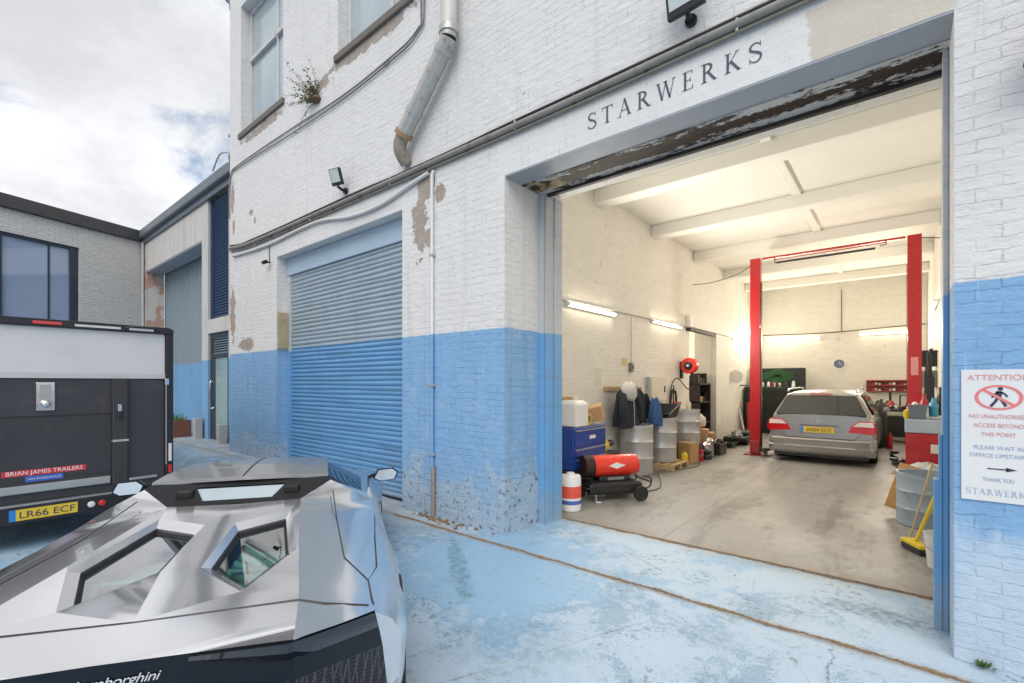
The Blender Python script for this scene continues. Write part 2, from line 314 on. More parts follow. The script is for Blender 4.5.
FACADE=facade_mat(); INNER=inner_mat(); YARD=yard_mat(); FLOORM=floor_mat(); RENDER=render_mat(); PALEB=pale_brick_mat(); PEEL=peel_mat()
SHUT=two_tone('shutter slats',(.34,.42,.48),(.14,.33,.58),2.275,.38,.15); JAMB=two_tone('jamb paint',(.48,.50,.51),(.14,.34,.60),2.23,.45)
HOOD=M('pale blue hood paint',(.40,.52,.64),.4,.05,.15,1.2); SOFF=M('grey soffit paint',(.33,.36,.40),.6,0,.12,1.5,.2)
GALV=M('galvanised steel',(.48,.48,.46),.42,.55,.2,3,.15,grime=.75,gcol=(.20,.17,.13)); GREYPIPE=M('grey conduit',(.27,.26,.24),.6,.15,.35,2.5,.2,grime=.8)
BLACK=M('black plastic',(.018,.019,.021),.4,0,.2); BLKM=M('black steel',(.03,.03,.033),.42,.2,.2,5,.1,grime=.25,gcol=(.10,.09,.08)); RUBBER=M('tyre rubber',(.02,.02,.02),.75,0,.2,6,.3)
WPL=M('white plastic',(.74,.74,.73),.4,0,.08); WCAB=M('white cable',(.66,.66,.65),.5,0,.12,2)
ANTH=M('anthracite frame',(.045,.06,.085),.38,.2,.12); LOUV=M('blue louvre metal',(.075,.13,.225),.42,.3,.15,1.0)
CORR=two_tone('corrugated cladding',(.24,.30,.34),(.18,.37,.60),2.23,.45,.1)
LEAD=M('lead flashing',(.17,.19,.22),.55,.3,.25,1.3,.3)
WINW=M('white window paint',(.55,.56,.57),.5,0,.2,3,.2,grime=.4); SILL=M('dirty stone sill',(.16,.14,.12),.8,0,.35,5,.5)
FROST=M('pale frosted pane',(.37,.44,.47),.10,0,.3,.7,0,spec=.7); CLEAR=glass('clear glass',(.86,.9,.9)); DARKG=glass('tinted dark glass',(.16,.19,.20),1.3); TEAL=glass('teal engine glass',(.50,.86,.80),.62)
PANE=M('sky tinted pane',(.36,.44,.60),.03,.15,.25,.45,0,spec=1.)  # pale blue base colour stands in for the sky reflected in the window
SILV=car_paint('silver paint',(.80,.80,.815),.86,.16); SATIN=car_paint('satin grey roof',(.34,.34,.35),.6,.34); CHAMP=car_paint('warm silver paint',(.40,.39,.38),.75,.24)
GLBLK=M('gloss black',(.006,.009,.016),.22,0,.1,5,0,spec=.35); CARB=M('dark trim',(.012,.012,.014),.45,0,.2,spec=.3); CHROME=M('bright metal',(.78,.78,.78),.15,1,.05,4,0); ALLOY=M('alloy rim',(.42,.42,.43),.3,.8,.1)
TREAD=M('charcoal tread panel',(.052,.052,.062),.5,.25,.25,1.5,.25,bs=120,grime=.35,gcol=(.12,.115,.11)); TRFR=M('trailer black frame',(.02,.021,.026),.4,.1,.15); TRWH=M('trailer white panel',(.62,.62,.63),.35,0,.1,1.2,.1,6,grime=.2,gcol=(.42,.41,.40)); ALU=M('brushed aluminium',(.45,.46,.47),.38,.8,.15)
RED=M('signal red',(.43,.010,.014),.3,0,.05,3,.05,coat=.4); LRED=M('red lamp lens',(.58,.006,.012),.15,0,.1,4,0,coat=1); LCLR=M('clear lamp lens',(.75,.68,.66),.12,0,.1,4,0,coat=1); YEL=M('yellow plate',(.72,.50,.04),.45,0,.06); PLBLUE=M('plate blue band',(.02,.22,.62),.45,0,.05)
HRED=M('heater red enamel',(.72,.03,.012),.28,0,.02,4,.03,coat=.5); DRUM=M('silver painted drum',(.52,.53,.54),.36,.5,.14,4,.1,grime=.35); DRUMB=M('grey blue drum',(.33,.39,.45),.45,.2,.15,4,.1,grime=.35)
CHESTB=M('blue tool chest enamel',(.012,.055,.30),.32,.05,.12,3,.03,coat=.3); CARD=M('brown cardboard',(.44,.27,.13),.8,0,.15,4,.1); WOOD=M('raw pine',(.52,.37,.20),.75,0,.25,5,.2); PLY=M('orange plywood',(.62,.34,.12),.7,0,.18,3,.1)
CLOTHN=M('dark plaid cloth',(.022,.026,.038),.92,0,.5,16,.5,40); CLOTHG=M('pale grey fleece',(.50,.49,.48),.95,0,.12,12,.5,60); DENIM=M('blue denim',(.035,.10,.24),.92,0,.3,10,.5,60)
YELP=M('yellow tool plastic',(.70,.50,.02),.4,0,.1); GRN=M('dark green machine enamel',(.012,.035,.022),.4,.1,.3,3,.1); GLOWG=M('green glow paint',(.010,.085,.018),.5,0,.9,7,grime=1.,gcol=(.01,.02,.012))
INKB=M('slate lettering',(.075,.095,.13),.6,0,.15,8,0); SIGNW=M('white sign board',(.72,.72,.73),.4,0,.04); PINK=M('faded red ink',(.66,.29,.30),.5,0,.1); BLUEI=M('faded blue ink',(.33,.42,.57),.5,0,.1); NAVY=M('navy ink',(.03,.045,.09),.5,0,.1)
LEAF=M('shrub leaf',(.12,.24,.03),.55,0,.4,20,.1); LEAFD=M('buddleia leaf',(.10,.15,.05),.6,0,.5,20,.1); BARK=M('dry stem',(.12,.085,.055),.85,0,.3); CORTEN=M('rusty planter steel',(.20,.075,.05),.7,.1,.25,4,.2)
STONE=M('grey stone post',(.42,.41,.39),.8,0,.2,4,.3); DIRT=M('brown dirt',(.24,.16,.09),.95,0,.5,24,.9,60,grime=.8,gcol=(.035,.028,.022)); CREAM=M('cream ceiling paint',(.84,.82,.76),.7,0,.06,.8,.1); ROOFM=M('roofing felt',(.10,.10,.10),.9,0,.2)
TUBE=emitter('lit fluorescent tube',(1,.88,.66),14.); PAPER=M('cream paper',(.70,.66,.56),.7,0,.1)

# ------------------------------------------------------------------ lettering
def text_mesh(s,size,align='CENTER',ext=.0006,shear=0.,space=1.):
    c=bpy.data.curves.new('t','FONT'); c.body=s; c.size=size; c.align_x=align; c.extrude=ext; c.shear=shear; c.space_character=space
    o=bpy.data.objects.new('t',c); COL.objects.link(o); bpy.context.view_layer.update()
    me=bpy.data.meshes.new_from_object(o.evaluated_get(bpy.context.evaluated_depsgraph_get())); bpy.data.objects.remove(o); bpy.data.curves.remove(c); return me
def lettering(name,s,size,mat,parent,loc,right,up,align='CENTER',width=None,**k):
    me=text_mesh(s,size,align,**k); me.materials.clear(); me.materials.append(mat); me.name=name
    o=bpy.data.objects.new(name,me); COL.objects.link(o); o.parent=parent
    r=Vector(right).normalized(); u=Vector(up).normalized(); w=r.cross(u)
    sx=1.
    if width:
        xs=[v.co.x for v in me.vertices]; sx=width/(max(xs)-min(xs))
    m=Matrix(((r.x*sx,u.x,w.x,loc[0]),(r.y*sx,u.y,w.y,loc[1]),(r.z*sx,u.z,w.z,loc[2]),(0,0,0,1))); o.matrix_local=m
    return o
def ribbon(mb,pts,ws,tf):
    n=len(pts); L=[];Rr=[]
    for i,(x,y) in enumerate(pts):
        x0,y0=pts[max(i-1,0)]; x1,y1=pts[min(i+1,n-1)]; dx,dy=x1-x0,y1-y0; l=math.hypot(dx,dy) or 1; w=ws[i] if isinstance(ws,(list,tuple)) else ws
        L.append((x-dy/l*w/2,y+dx/l*w/2)); Rr.append((x+dy/l*w/2,y-dx/l*w/2))
    for i in range(n-1): mb.poly([tf(*L[i]),tf(*L[i+1]),tf(*Rr[i+1]),tf(*Rr[i])])
def bez(p,k=14):
    out=[]
    for i in range(k+1):
        t=i/k; q=[Vector((a,b)) for a,b in p]
        while len(q)>1: q=[q[j].lerp(q[j+1],t) for j in range(len(q)-1)]
        out.append(tuple(q[0]))
    return out
TK,TN,SF=.125,.045,.035
def glyph(ch):
    g=[]
    def serif(x,y,w=.16): g.append(([(x-w,y),(x+w,y)],SF))
    if ch=='S':
        p=bez([(.50,.80),(.44,1.02),(.10,1.02),(.04,.76)],9)+bez([(.04,.76),(.02,.52),(.56,.52),(.54,.24)],9)[1:]+bez([(.54,.24),(.50,-.06),(.08,-.04),(.03,.22)],9)[1:]
        m=len(p); g.append((p,[lerp(.035,.12,math.sin(math.pi*i/(m-1))**1.4) for i in range(m)])); g.append(([(.51,.99),(.51,.76)],SF)); g.append(([(.03,.01),(.03,.25)],SF)); return g,.58
    if ch=='T':
        g+=[([(.36,0),(.36,.97)],TK),([(0,.975),(.72,.975)],.05),([(.02,.99),(.02,.78)],SF),([(.70,.99),(.70,.78)],SF)]; serif(.36,.017); return g,.72
    if ch=='A':
        g+=[([(.08,0),(.40,1)],TN),([(.38,1.02),(.70,0)],TK),([(.20,.34),(.60,.34)],.04)]; serif(.08,.017,.11); serif(.70,.017,.14); return g,.80
    if ch in 'R':
        p=bez([(.16,.96),(.62,1.0),(.64,.50),(.16,.50)],12); m=len(p)
        g+=[([(.16,0),(.16,.98)],TK),(p,[lerp(.04,.13,math.sin(math.pi*i/(m-1))) for i in range(m)]),([(.34,.52),(.70,0)],TK)]; serif(.16,.017); g.append(([(0,.98),(.2,.98)],SF)); serif(.74,.017,.08); return g,.78
    if ch=='W':
        g+=[([(.08,1),(.32,0)],TK*.9),([(.32,0),(.52,.95)],TN),([(.50,1),(.76,0)],TK*.9),([(.76,0),(.98,1)],TN)]; serif(.08,.98,.13); serif(.50,.98,.11); serif(.98,.98,.1); return g,1.06
    if ch=='E':
        g+=[([(.16,0),(.16,.98)],TK),([(0,.98),(.54,.98)],SF),([(0,.017),(.58,.017)],SF),([(.16,.51),(.44,.51)],.04),([(.53,.99),(.53,.80)],SF),([(.57,0),(.55,.22)],SF),([(.44,.40),(.44,.62)],SF)]; return g,.62
    if ch=='K':
        g+=[([(.16,0),(.16,.98)],TK),([(.20,.42),(.60,.97)],TN),([(.30,.56),(.70,0)],TK)]; serif(.16,.017); serif(.16,.98); serif(.62,.98,.1); serif(.72,.017,.1); return g,.78
    return g,.4
def serif_word(word,h,gap,tf,x0=0.):
    mb=MB(); x=x0
    for ch in word:
        g,w=glyph(ch)
        for pts,ws in g: ribbon(mb,pts,ws,lambda a,b,x=x: tf(x+a*h,b*h))
        x+=w*h+gap
    return mb,x-gap

# ------------------------------------------------------------------ setting
def yz(x,y):
    z=-.12*sstep(3.5,1.6,y)
    z+=.21*sstep(-5.4,-9.5,x)*sstep(1.2,3.4,y)
    return z
def build_ground():
    mb=MB(); xs=[-26+i*.4 for i in range(91)]; ys=[-12+i*.35 for i in range(49)]; ys=[y for y in ys if y<4.8]+[4.83]
    for j in range(len(ys)-1):
        for i in range(len(xs)-1): mb.poly([(x,y,yz(x,y)) for x,y in ((xs[i],ys[j]),(xs[i+1],ys[j]),(xs[i+1],ys[j+1]),(xs[i],ys[j+1]))])
    structure(mb.build('yard_paving',YARD,smooth=60,weld=True))
    structure(MB().poly([(-4.8,4.815,.012),(6,4.815,.012),(6,18.6,.012),(-4.8,18.6,.012)]).poly([(-4.8,4.815,-.1),(6,4.815,-.1),(6,4.815,.012),(-4.8,4.815,.012)]).build('garage_floor',FLOORM))
    structure(MB().poly([(-300,-300,-.4),(300,-300,-.4),(300,300,-.4),(-300,300,-.4)]).build('ground',M('asphalt',(.05,.05,.052),.9,0,.2)))
    # dirt packed in the slab joint along the front of the building and along the threshold
    for name,xa,xb,yy,w,seed in (('joint_dirt',-4.9,.62,3.6,.014,3),('threshold_dirt',-3.2,.25,4.80,.016,5)):
        rnd=random.Random(seed); mb=MB(); n=420; rows=[]
        off=0
        for i in range(n+1):
            x=lerp(xa,xb,i/n); off=off*.95+rnd.uniform(-.005,.005); ww=w*rnd.uniform(.2,1.25)*(1+.6*math.sin(i*.21+seed)); hh=.004+rnd.uniform(0,.008)
            z=yz(x,yy); rows.append([(x,yy+off-ww,z+.003),(x,yy+off-ww*.3,z+.004+hh),(x,yy+off+ww*.4,z+.004+hh*.8),(x,yy+off+ww,z+.003)])
        structure(mb.loft(rows).build(name,DIRT,smooth=80))
    # crumbs of brick and mortar fallen at the foot of the pier
    rnd=random.Random(9); mb=MB()
    for k in range(70):
        x=rnd.gauss(-4.25,.33); y=D-.03-abs(rnd.gauss(0,.07)); s=rnd.uniform(.006,.028); z=yz(x,y)
        mb.obox((x,y,z+s*.3),(s*1.6,s,s*.8),Matrix.Rotation(rnd.uniform(0,3),3,'Z')@Matrix.Rotation(rnd.uniform(-.5,.5),3,'X'))
    o=mb.build('rubble_crumbs',DIRT); o['kind']='stuff'; o['label']='brown crumbs of brick and mortar along the foot of the blue pier'
build_ground()

def holed(mb,x0,x1,z0,z1,y0,y1,holes,depths=None):
    xs=sorted({x0,x1,*[h[0] for h in holes],*[h[1] for h in holes]}); zs=sorted({z0,z1,*[h[2] for h in holes],*[h[3] for h in holes]})
    inside=lambda x,z: any(h[0]<x<h[1] and h[2]<z<h[3] for h in holes)
    for i in range(len(xs)-1):
        for j in range(len(zs)-1):
            if inside((xs[i]+xs[i+1])/2,(zs[j]+zs[j+1])/2): continue
            a,b,c,d=xs[i],xs[i+1],zs[j],zs[j+1]
            mb.poly([(a,y0,c),(b,y0,c),(b,y0,d),(a,y0,d)]); mb.poly([(a,y1,d),(b,y1,d),(b,y1,c),(a,y1,c)])
    for (a,b,c,d) in holes:
        mb.poly([(a,y0,c),(a,y0,d),(a,y1,d),(a,y1,c)]); mb.poly([(b,y0,d),(b,y0,c),(b,y1,c),(b,y1,d)])
        mb.poly([(a,y0,d),(b,y0,d),(b,y1,d),(a,y1,d)]); 
        if c>z0: mb.poly([(b,y0,c),(a,y0,c),(a,y1,c),(b,y1,c)])
    mb.poly([(x0,y0,z1),(x1,y0,z1),(x1,y1,z1),(x0,y1,z1)])
    mb.poly([(x0,y0,z0),(x0,y0,z1),(x0,y1,z1),(x0,y1,z0)]); mb.poly([(x1,y0,z0),(x1,y0,z1),(x1,y1,z1),(x1,y1,z0)])
    return mb
XL,XR,YB=-4.1,.56,18.2        # garage room
WH=thing('brick_warehouse','large white painted brick warehouse with blue lower band and open garage bay','building',(0,0,0))
def build_warehouse():
    holed(MB(),-10.95,7.,-.3,11.2,D,4.6,[(-3.3,.236,-.3,3.885),(-8.75,-5.08,-.3,3.93),(-10.37,-8.5,6.66,9.3),(-6.67,-4.9,6.62,9.3)]).build('facade_wall',FACADE,WH,weld=True,recalc=False)
    # other outer walls and roof
    MB().box(-10.95,-10.6,4.601,19.,-.3,11.2).build('gable_wall',FACADE,WH)
    MB().box(-10.6,7.,18.6,19.,-.3,11.2).build('rear_wall',FACADE,WH)
    MB().box(6.7,7.,4.601,18.6,-.3,11.2).build('side_wall',FACADE,WH)
    MB().box(-11.,7.05,3.83,19.05,11.201,11.35).build('roof',ROOFM,WH)
    # inner walls of the garage
    t=.45
    w=MB()
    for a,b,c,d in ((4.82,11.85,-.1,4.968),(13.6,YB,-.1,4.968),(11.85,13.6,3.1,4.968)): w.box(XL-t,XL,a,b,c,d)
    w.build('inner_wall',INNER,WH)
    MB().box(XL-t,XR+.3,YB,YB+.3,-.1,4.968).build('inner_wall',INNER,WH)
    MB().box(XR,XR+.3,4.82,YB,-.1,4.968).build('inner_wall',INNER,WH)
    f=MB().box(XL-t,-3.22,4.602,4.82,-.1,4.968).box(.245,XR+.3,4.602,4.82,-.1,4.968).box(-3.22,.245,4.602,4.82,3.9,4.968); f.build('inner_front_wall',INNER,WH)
    MB().box(XL-t,XR+.3,4.602,YB+.3,4.97,5.25).build('ceiling',CREAM,WH)
    for yb in (7.15,9.55,12.15,14.75,17.2): MB().box(XL+.002,XR-.002,yb,yb+.30,4.73,4.969).build('ceiling_beam',CREAM,WH,bevel=.012)
    MB().box(-1.5,-1.36,4.83,YB-.01,4.93,4.968).build('ceiling_batten',CREAM,WH,bevel=.01)
    MB().box(XL+.001,XL+.14,13.602,14.85,-.05,3.0).build('pilaster',INNER,WH,bevel=.01)
    MB().box(XL+.001,XL+.16,11.6,14.9,3.002,3.3).build('door_lintel',CREAM,WH,bevel=.01)
    MB().box(XL+.001,XL+.12,11.62,13.58,2.93,3.0).build('door_track',M('dark runner',(.06,.05,.045),.6),WH)
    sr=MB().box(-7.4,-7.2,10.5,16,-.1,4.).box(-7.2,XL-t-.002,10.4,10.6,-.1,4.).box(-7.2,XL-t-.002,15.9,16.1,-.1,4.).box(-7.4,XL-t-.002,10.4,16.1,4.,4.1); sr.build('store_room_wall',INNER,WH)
    MB().box(-7.2,XL-t-.002,10.6,15.9,-.06,.01).build('store_room_floor',FLOORM,WH)
    # lintel soffit: painted front strip, flaking steel strip, dark lip
    MB().box(-3.3,.236,D+.002,4.14,3.868,3.884).build('lintel_soffit',SOFF,WH)
    MB().box(-3.3,.236,4.142,4.5,3.862,3.884).build('lintel_plate',PEEL,WH)
    MB().box(-3.3,.236,4.501,4.55,3.83,3.884).build('lintel_lip',M('rusty lip',(.03,.024,.02),.7,0,.3,8),WH)
    # jambs
    jb=MB().box(-3.298,-3.205,4.49,4.64,-.02,3.86).box(-3.298,-3.19,4.645,4.80,-.02,3.86).box(-3.299,-3.225,4.46,4.487,-.02,3.86); jb.build('door_jamb',JAMB,WH,bevel=.004)
    jb=MB().box(.205,.234,4.24,4.36,-.01,3.86).box(.215,.234,4.37,4.6,-.01,3.86); jb.build('door_jamb',JAMB,WH,bevel=.004)
    MB().box(.16,.204,4.235,4.34,-.01,1.0).box(.185,.204,4.24,4.31,1.0,1.3).build('jamb_guard',JAMB,WH,bevel=.006)
    MB().box(.226,.244,4.603,4.86,.012,3.86).build('inner_reveal_board',WINW,WH,bevel=.003)
    # shop name over the opening
    tf=lambda a,b: (-2.27+a,D-.0035,4.015+b+a*.012)
    word='STARWERKS'; tot=sum(glyph(c)[1] for c in word)*.15; gap=(1.47-tot)/8
    mb,_=serif_word(word,.15,gap,tf); mb.build('lettering',INKB,WH)
    # fascia crack flake lip
    # roller shutter
    sh=MB(); n=50; z0,z1=.02,3.62; rows=[]
    for i in range(n*6+1):
        z=lerp(z0,z1,i/(n*6)); ph=(i%6)/6; y=4.085-.022*abs(math.sin(math.pi*ph))**.7; q=int(i//6); rows.append([(lerp(-8.66,-5.14,k/22),y+.007*math.sin(k*.55+q*.9)*math.sin(q*.37+1)+.005*math.sin(q*2.3),z+.004*math.sin(k*.31+q*1.7)) for k in range(23)])
    c=sh.loft(rows).build('roller_shutter',SHUT,WH,smooth=50)
    MB().box(-8.74,-5.085,4.03,4.3,3.615,3.925).build('shutter_hood',HOOD,c,bevel=.006)
    MB().box(-8.75,-8.64,4.045,4.13,0,3.61).build('guide_rail',JAMB,c,bevel=.004); MB().box(-5.16,-5.082,4.045,4.13,0,3.61).build('guide_rail',JAMB,c,bevel=.004)
    MB().box(-8.66,-5.14,4.05,4.11,.0,.02).build('bottom_bar',BLKM,c)
    MB().box(-8.75,-8.70,D-.004,4.04,2.27,2.93).build('timber_guard',M('raw yellow timber',(.40,.33,.22),.85,0,.35,6,.6,40,grime=.7,gcol=(.45,.44,.42)),WH,bevel=.01)
    MB().box(-8.75,-5.08,4.301,4.55,-.1,3.93).build('shutter_backing',BLACK,WH)
    # upper windows
    for (a,b,zs,mull,tr) in ((-10.37,-8.5,6.66,-9.12,8.2),(-6.67,-4.9,6.62,-5.55,8.3)):
        f=MB().box(a+.003,a+.08,4.02,4.1,zs+.05,9.298).box(b-.08,b-.003,4.02,4.1,zs+.05,9.298).box(a+.08,b-.08,4.02,4.1,zs+.05,zs+.13).box(a+.08,b-.08,4.02,4.1,9.2,9.298)
        f.box(mull-.03,mull+.03,4.03,4.09,zs+.13,9.2)
        if tr<9: f.box(a+.08,mull-.03,3.99,4.085,tr,tr+.09).box(mull+.03,b-.08,3.99,4.085,tr,tr+.09)
        w=f.build('window',WINW,WH,bevel=.006)
        MB().box(a+.08,b-.08,4.055,4.065,zs+.13,9.2).build('pane',FROST,w)
        MB().box(a-.06,b+.06,D-.045,4.02,zs-.06,zs+.048).build('sill',SILL,w,bevel=.012)
build_warehouse()

# ------------------------------------------------------------------ things fixed to the facade
def smooth_path(pts,k=6):
    P=[Vector(p) for p in pts]; out=[]
    for i in range(len(P)-1):
        p0=P[max(i-1,0)];p1=P[i];p2=P[i+1];p3=P[min(i+2,len(P)-1)]
        for j in range(k):
            t=j/k; out.append(.5*((2*p1)+(-p0+p2)*t+(2*p0-5*p1+4*p2-p3)*t*t+(-p0+3*p1-3*p2+p3)*t**3))
    out.append(P[-1]); return out
Yf=D
def build_fixtures():
    # conduit bundle: (x,z) points on the wall
    c=[(-10.85,4.46),(-10.3,4.40),(-9.8,4.375),(-8.6,4.36),(-7.3,4.355),(-6.,4.35),(-5.2,4.345),(-4.,4.34),(-3.3,4.335),(-2.1,4.335),(-1.2,4.345),(.4,4.36),(3.,4.38)]
    t=thing('conduit_run','bundle of grey pipe and black cable clipped along the white wall','conduit',(-4,Yf,4.34))
    off=lambda pts,dy,dz:[(x+4,-dy,z-4.34+dz) for x,z in pts]
    MB().tube(smooth_path(off(c,.045,0)),.034,10).build('pipe',GREYPIPE,t,smooth=60)
    MB().tube(smooth_path(off(c,.03,-.055)),.016,8).build('pipe',M('brown steel pipe',(.22,.20,.17),.6,.1,.3,2,.2),t,smooth=60)
    MB().tube(smooth_path(off([(x,z+.055+.008*math.sin(x*5)) for x,z in c],.03,0)),.017,8).build('cable',BLACK,t,smooth=60)
    for k in range(14):
        x=-9.6+k*.72; MB().box(x+4-.010,x+4+.010,-.058,-.001,-.05,.05).build('clip',GALV if k%3==0 else BLKM,t,bevel=.004)
    w=[(-10.7,4.28),(-9.6,4.22),(-8.8,4.205),(-7.9,4.235),(-7.1,4.225),(-6.3,4.105),(-5.55,4.09),(-4.9,4.19),(-4.52,4.245)]
    tag(MB().tube(smooth_path([(x,Yf-.03,z) for x,z in w]),.026,10).build('white_cable',WCAB,smooth=60),'thick white cable sagging under the conduit over the closed shutter','cable')
    t=thing('wall_conduit','thin straight conduit down the pier, white above and blue below','conduit',(-4.45,Yf,0))
    MB().tube([(0,-.03,2.245),(0,-.03,4.2),(.03,-.03,4.25)],.021,10).build('upper_pipe',WPL,t,smooth=60); MB().tube([(0,-.03,.62),(0,-.03,2.245)],.021,10).build('lower_pipe',M('blue painted pipe',BLUEP,.5,0,.12,3),t,smooth=60)
    MB().tube([(.02,-.03,0),(.02,-.03,.62)],.026,10).build('rusty_foot',M('rusty pipe',(.30,.25,.22),.8,0,.3,6,.4,grime=.6,gcol=(.16,.07,.03)),t,smooth=60)
    for z in (.75,1.6,3.2): MB().box(-.035,.035,-.055,-.002,z,z+.03).build('clip',GALV,t,bevel=.004)
    # big bent pipe
    t=thing('waste_pipe','fat galvanised pipe bending down across the upper wall','pipe',(-4.5,Yf,5.))
    P=[(-4.02,6.6),(-4.02,5.72),(-4.06,5.58),(-4.78,4.86),(-4.86,4.76)]
    q=lambda x,z,dy=.15:(x+4.5,-dy,z-5)
    MB().tube(smooth_path([q(-4.02,12.-.9),q(-4.02,7.5),q(-4.02,5.72)],3),.095,16).build('upper_pipe',M('dull white pipe',(.60,.59,.56),.5,.1,.15,2,.1,grime=.5,gcol=(.3,.25,.18)),t,smooth=50)
    MB().tube(smooth_path([q(-4.02,5.72),q(-4.035,5.62),q(-4.10,5.52),q(-4.84,4.80)],5),.098,16).build('bent_pipe',GALV,t,smooth=50)
    MB().tube(smooth_path([q(-4.84,4.80),q(-4.92,4.70,.15),q(-4.95,4.60,.12),q(-4.96,4.50,.02)],5),.085,16).build('outlet_elbow',M('pitted pipe',(.34,.30,.25),.7,.2,.35,7,.4,grime=.7,gcol=(.17,.08,.03)),t,smooth=50)
    for a,b,r in (((-4.02,5.73),(-4.02,5.66),.112),((-4.09,5.53),(-4.13,5.49),.112),((-4.62,5.015),(-4.66,4.975),.11),((-4.83,4.81),(-4.87,4.77),.118)):
        MB().tube([q(*a),q(*b)],r,16).build('pipe_collar',GALV if r<.115 else M('tan band',(.36,.24,.13),.7,0,.2),t,smooth=50)
    MB().box(.44,.52,-.16,-.001,1.9,1.94).build('pipe_bracket',BLKM,t)
    # slack cables
    for k,(dz,end,lab) in enumerate(((0,-4.67,'upper slack grey cable looping across the wall below the windows'),(-.055,-4.60,'lower slack grey cable looping across the wall below the windows'))):
        pts=[(-10.92,5.6-.5*k),(-10.85,6.02+dz),(-10.38,6.10+dz),(-8.24,6.05+dz*1.7),(-6.6,5.98+dz*1.2),(-5.41,6.02+dz),(-4.75,6.13+dz),(end,6.5),(end-.02,9.)]
        tag(MB().tube(smooth_path([(x,Yf-.02-.005*k,z) for x,z in pts]),.011,7).build('slack_cable',M('grey cable',(.20,.20,.21),.6,0,.2),smooth=60),lab,'cable')
    # floodlights
    def flood(x,z,ry,tilt,s,label):
        t=thing('floodlight',label,'floodlight',(x,Yf,z),0,'floodlights on the facade')
        m=Matrix.Rotation(R(ry),3,'Z')@Matrix.Rotation(R(tilt),3,'X'); c=Vector((0,-.17,.16))
        MB().obox(c,(.30*s,.05,.34*s),m).build('housing',BLACK,t,bevel=.008)
        MB().obox(c+m@Vector((0,-.027,.015)),(.25*s,.006,.26*s),m).build('lens',M('lamp lens',(.55,.62,.62),.2,0,.15,8,0,spec=.8),t)
        MB().tube([(0,0,0),(0,-.08,0),(0,-.15,.03)],.022,10).lathe([(.045,-.02),(.05,0),(.04,.03)],(0,-.02,0),14,'y').build('bracket',BLACK,t,smooth=50)
        return t
    flood(-6.42,4.52,14,20,.68,'small black floodlight above the closed shutter')
    flood(-1.31,4.56,-6,12,1.,'black floodlight above the lettering over the garage opening')
    flood(.635,3.30,30,20,.85,'black floodlight high on the right pier, cut by the frame')
    t=thing('security_camera','small black security camera at the shutter top corner','camera',(-9.02,Yf,3.88)); MB().tube([(0,0,0),(0,-.06,-.01)],.015,8).lathe([(.03,-.07),(.035,-.05),(.034,.06),(.028,.07)],(0,-.1,-.015),14,'x').build('body',BLACK,t,smooth=50); MB().lathe([(.02,0),(.02,.01)],(.071,-.1,-.015),12,'x').build('lens',GLBLK,t); MB().tube([(-.01,-.015,.02),(-.01,-.015,.32)],.007,6).build('lead',BLACK,t)
    # plant out of the wall
    t=thing('wall_plant','sparse dry plant growing out of the brickwork beside the upper window','plant',(-7.25,Yf,6.2))
    rnd=random.Random(4); st=MB(); lf=MB()
    for k in range(26):
        a=rnd.uniform(R(80),R(190)); L=rnd.uniform(.2,.66); p=Vector((0,0,0)); pts=[p.copy()]; d=Vector((math.cos(a),-rnd.uniform(.2,.7),math.sin(a)*.8)).normalized()
        for j in range(6):
            d=(d+Vector((rnd.uniform(-.25,.25),rnd.uniform(-.1,.1),rnd.uniform(-.3,.25)))).normalized(); p=p+d*L/6; p.y=min(p.y,-.02); pts.append(p.copy())
            if j>0:
                for q in range(3):
                    s=rnd.uniform(.025,.055); dd=Vector((rnd.uniform(-1,1),rnd.uniform(-1,1),rnd.uniform(-1,1))).normalized(); e=dd.cross(Vector((.3,.5,.8))).normalized()*s*.3
                    c0=p+dd*.01; lf.poly([c0,c0+dd*s*.5+e,c0+dd*s,c0+dd*s*.5-e])
        st.tube(pts,[.007*(1-.13*i) for i in range(len(pts))],5)
    st.lathe([(.05,-.04),(.09,0),(.05,.06)],(0,-.03,0),10).build('stem',BARK,t,smooth=60); lf.build('foliage',LEAFD,t,recalc=False)
    # sign
    t=thing('warning_sign','white notice board with a red no-walking symbol on the blue pier','sign',(.42,Yf,1.34))
    MB().box(-.155,.155,-.010,-.002,-.375,.385).build('board',SIGNW,t,bevel=.002,seg=1)
    X=(1,0,0);Z=(0,0,1)
    def ln(s,z,size,mat,w): lettering('wording',s,size,mat,t,(0,-.0115,z),X,Z,width=w*.94)
    ln('ATTENTION',.325,.045,PINK,.27)
    ring=MB(); n=40
    rows=[[(r*.098*math.cos(a),-.0115,.225+r*.072*math.sin(a)) for r in (.84,1.)] for a in [2*math.pi*i/n for i in range(n+1)]]
    ring.loft(rows); ribbon(ring,[(-.062,.045),(.062,-.045)],.014,lambda a,b:(a,-.0125,.225+b)); ring.build('prohibition_ring',M('sign red',(.74,.20,.20),.5,0,.06),t,recalc=False)
    man=MB(); tf=lambda a,b:(a,-.012,.225+b)
    man.poly([tf(.008+.011*math.cos(i*.5236),.050+.011*math.sin(i*.5236)) for i in range(12)])
    for p,w in (([(.004,.036),(-.002,.0)],.026),([(-.002,.004),(-.012,-.022),(-.032,-.052)],.013),([(.0,.004),(.016,-.02),(.03,-.05)],.013),([(.004,.034),(-.018,.018),(-.026,-.002)],.009),([(.006,.034),(.024,.022),(.036,.004)],.009)): ribbon(man,p,w,tf)
    man.build('walking_figure',NAVY,t,recalc=False)
    ln('NO UNAUTHORISED',.105,.032,PINK,.255); ln('ACCESS BEYOND',.053,.032,PINK,.215); ln('THIS POINT',.002,.032,PINK,.15)
    ln('PLEASE WAIT IN',-.075,.032,BLUEI,.215); ln('OFFICE UPSTAIRS',-.12,.032,BLUEI,.25)
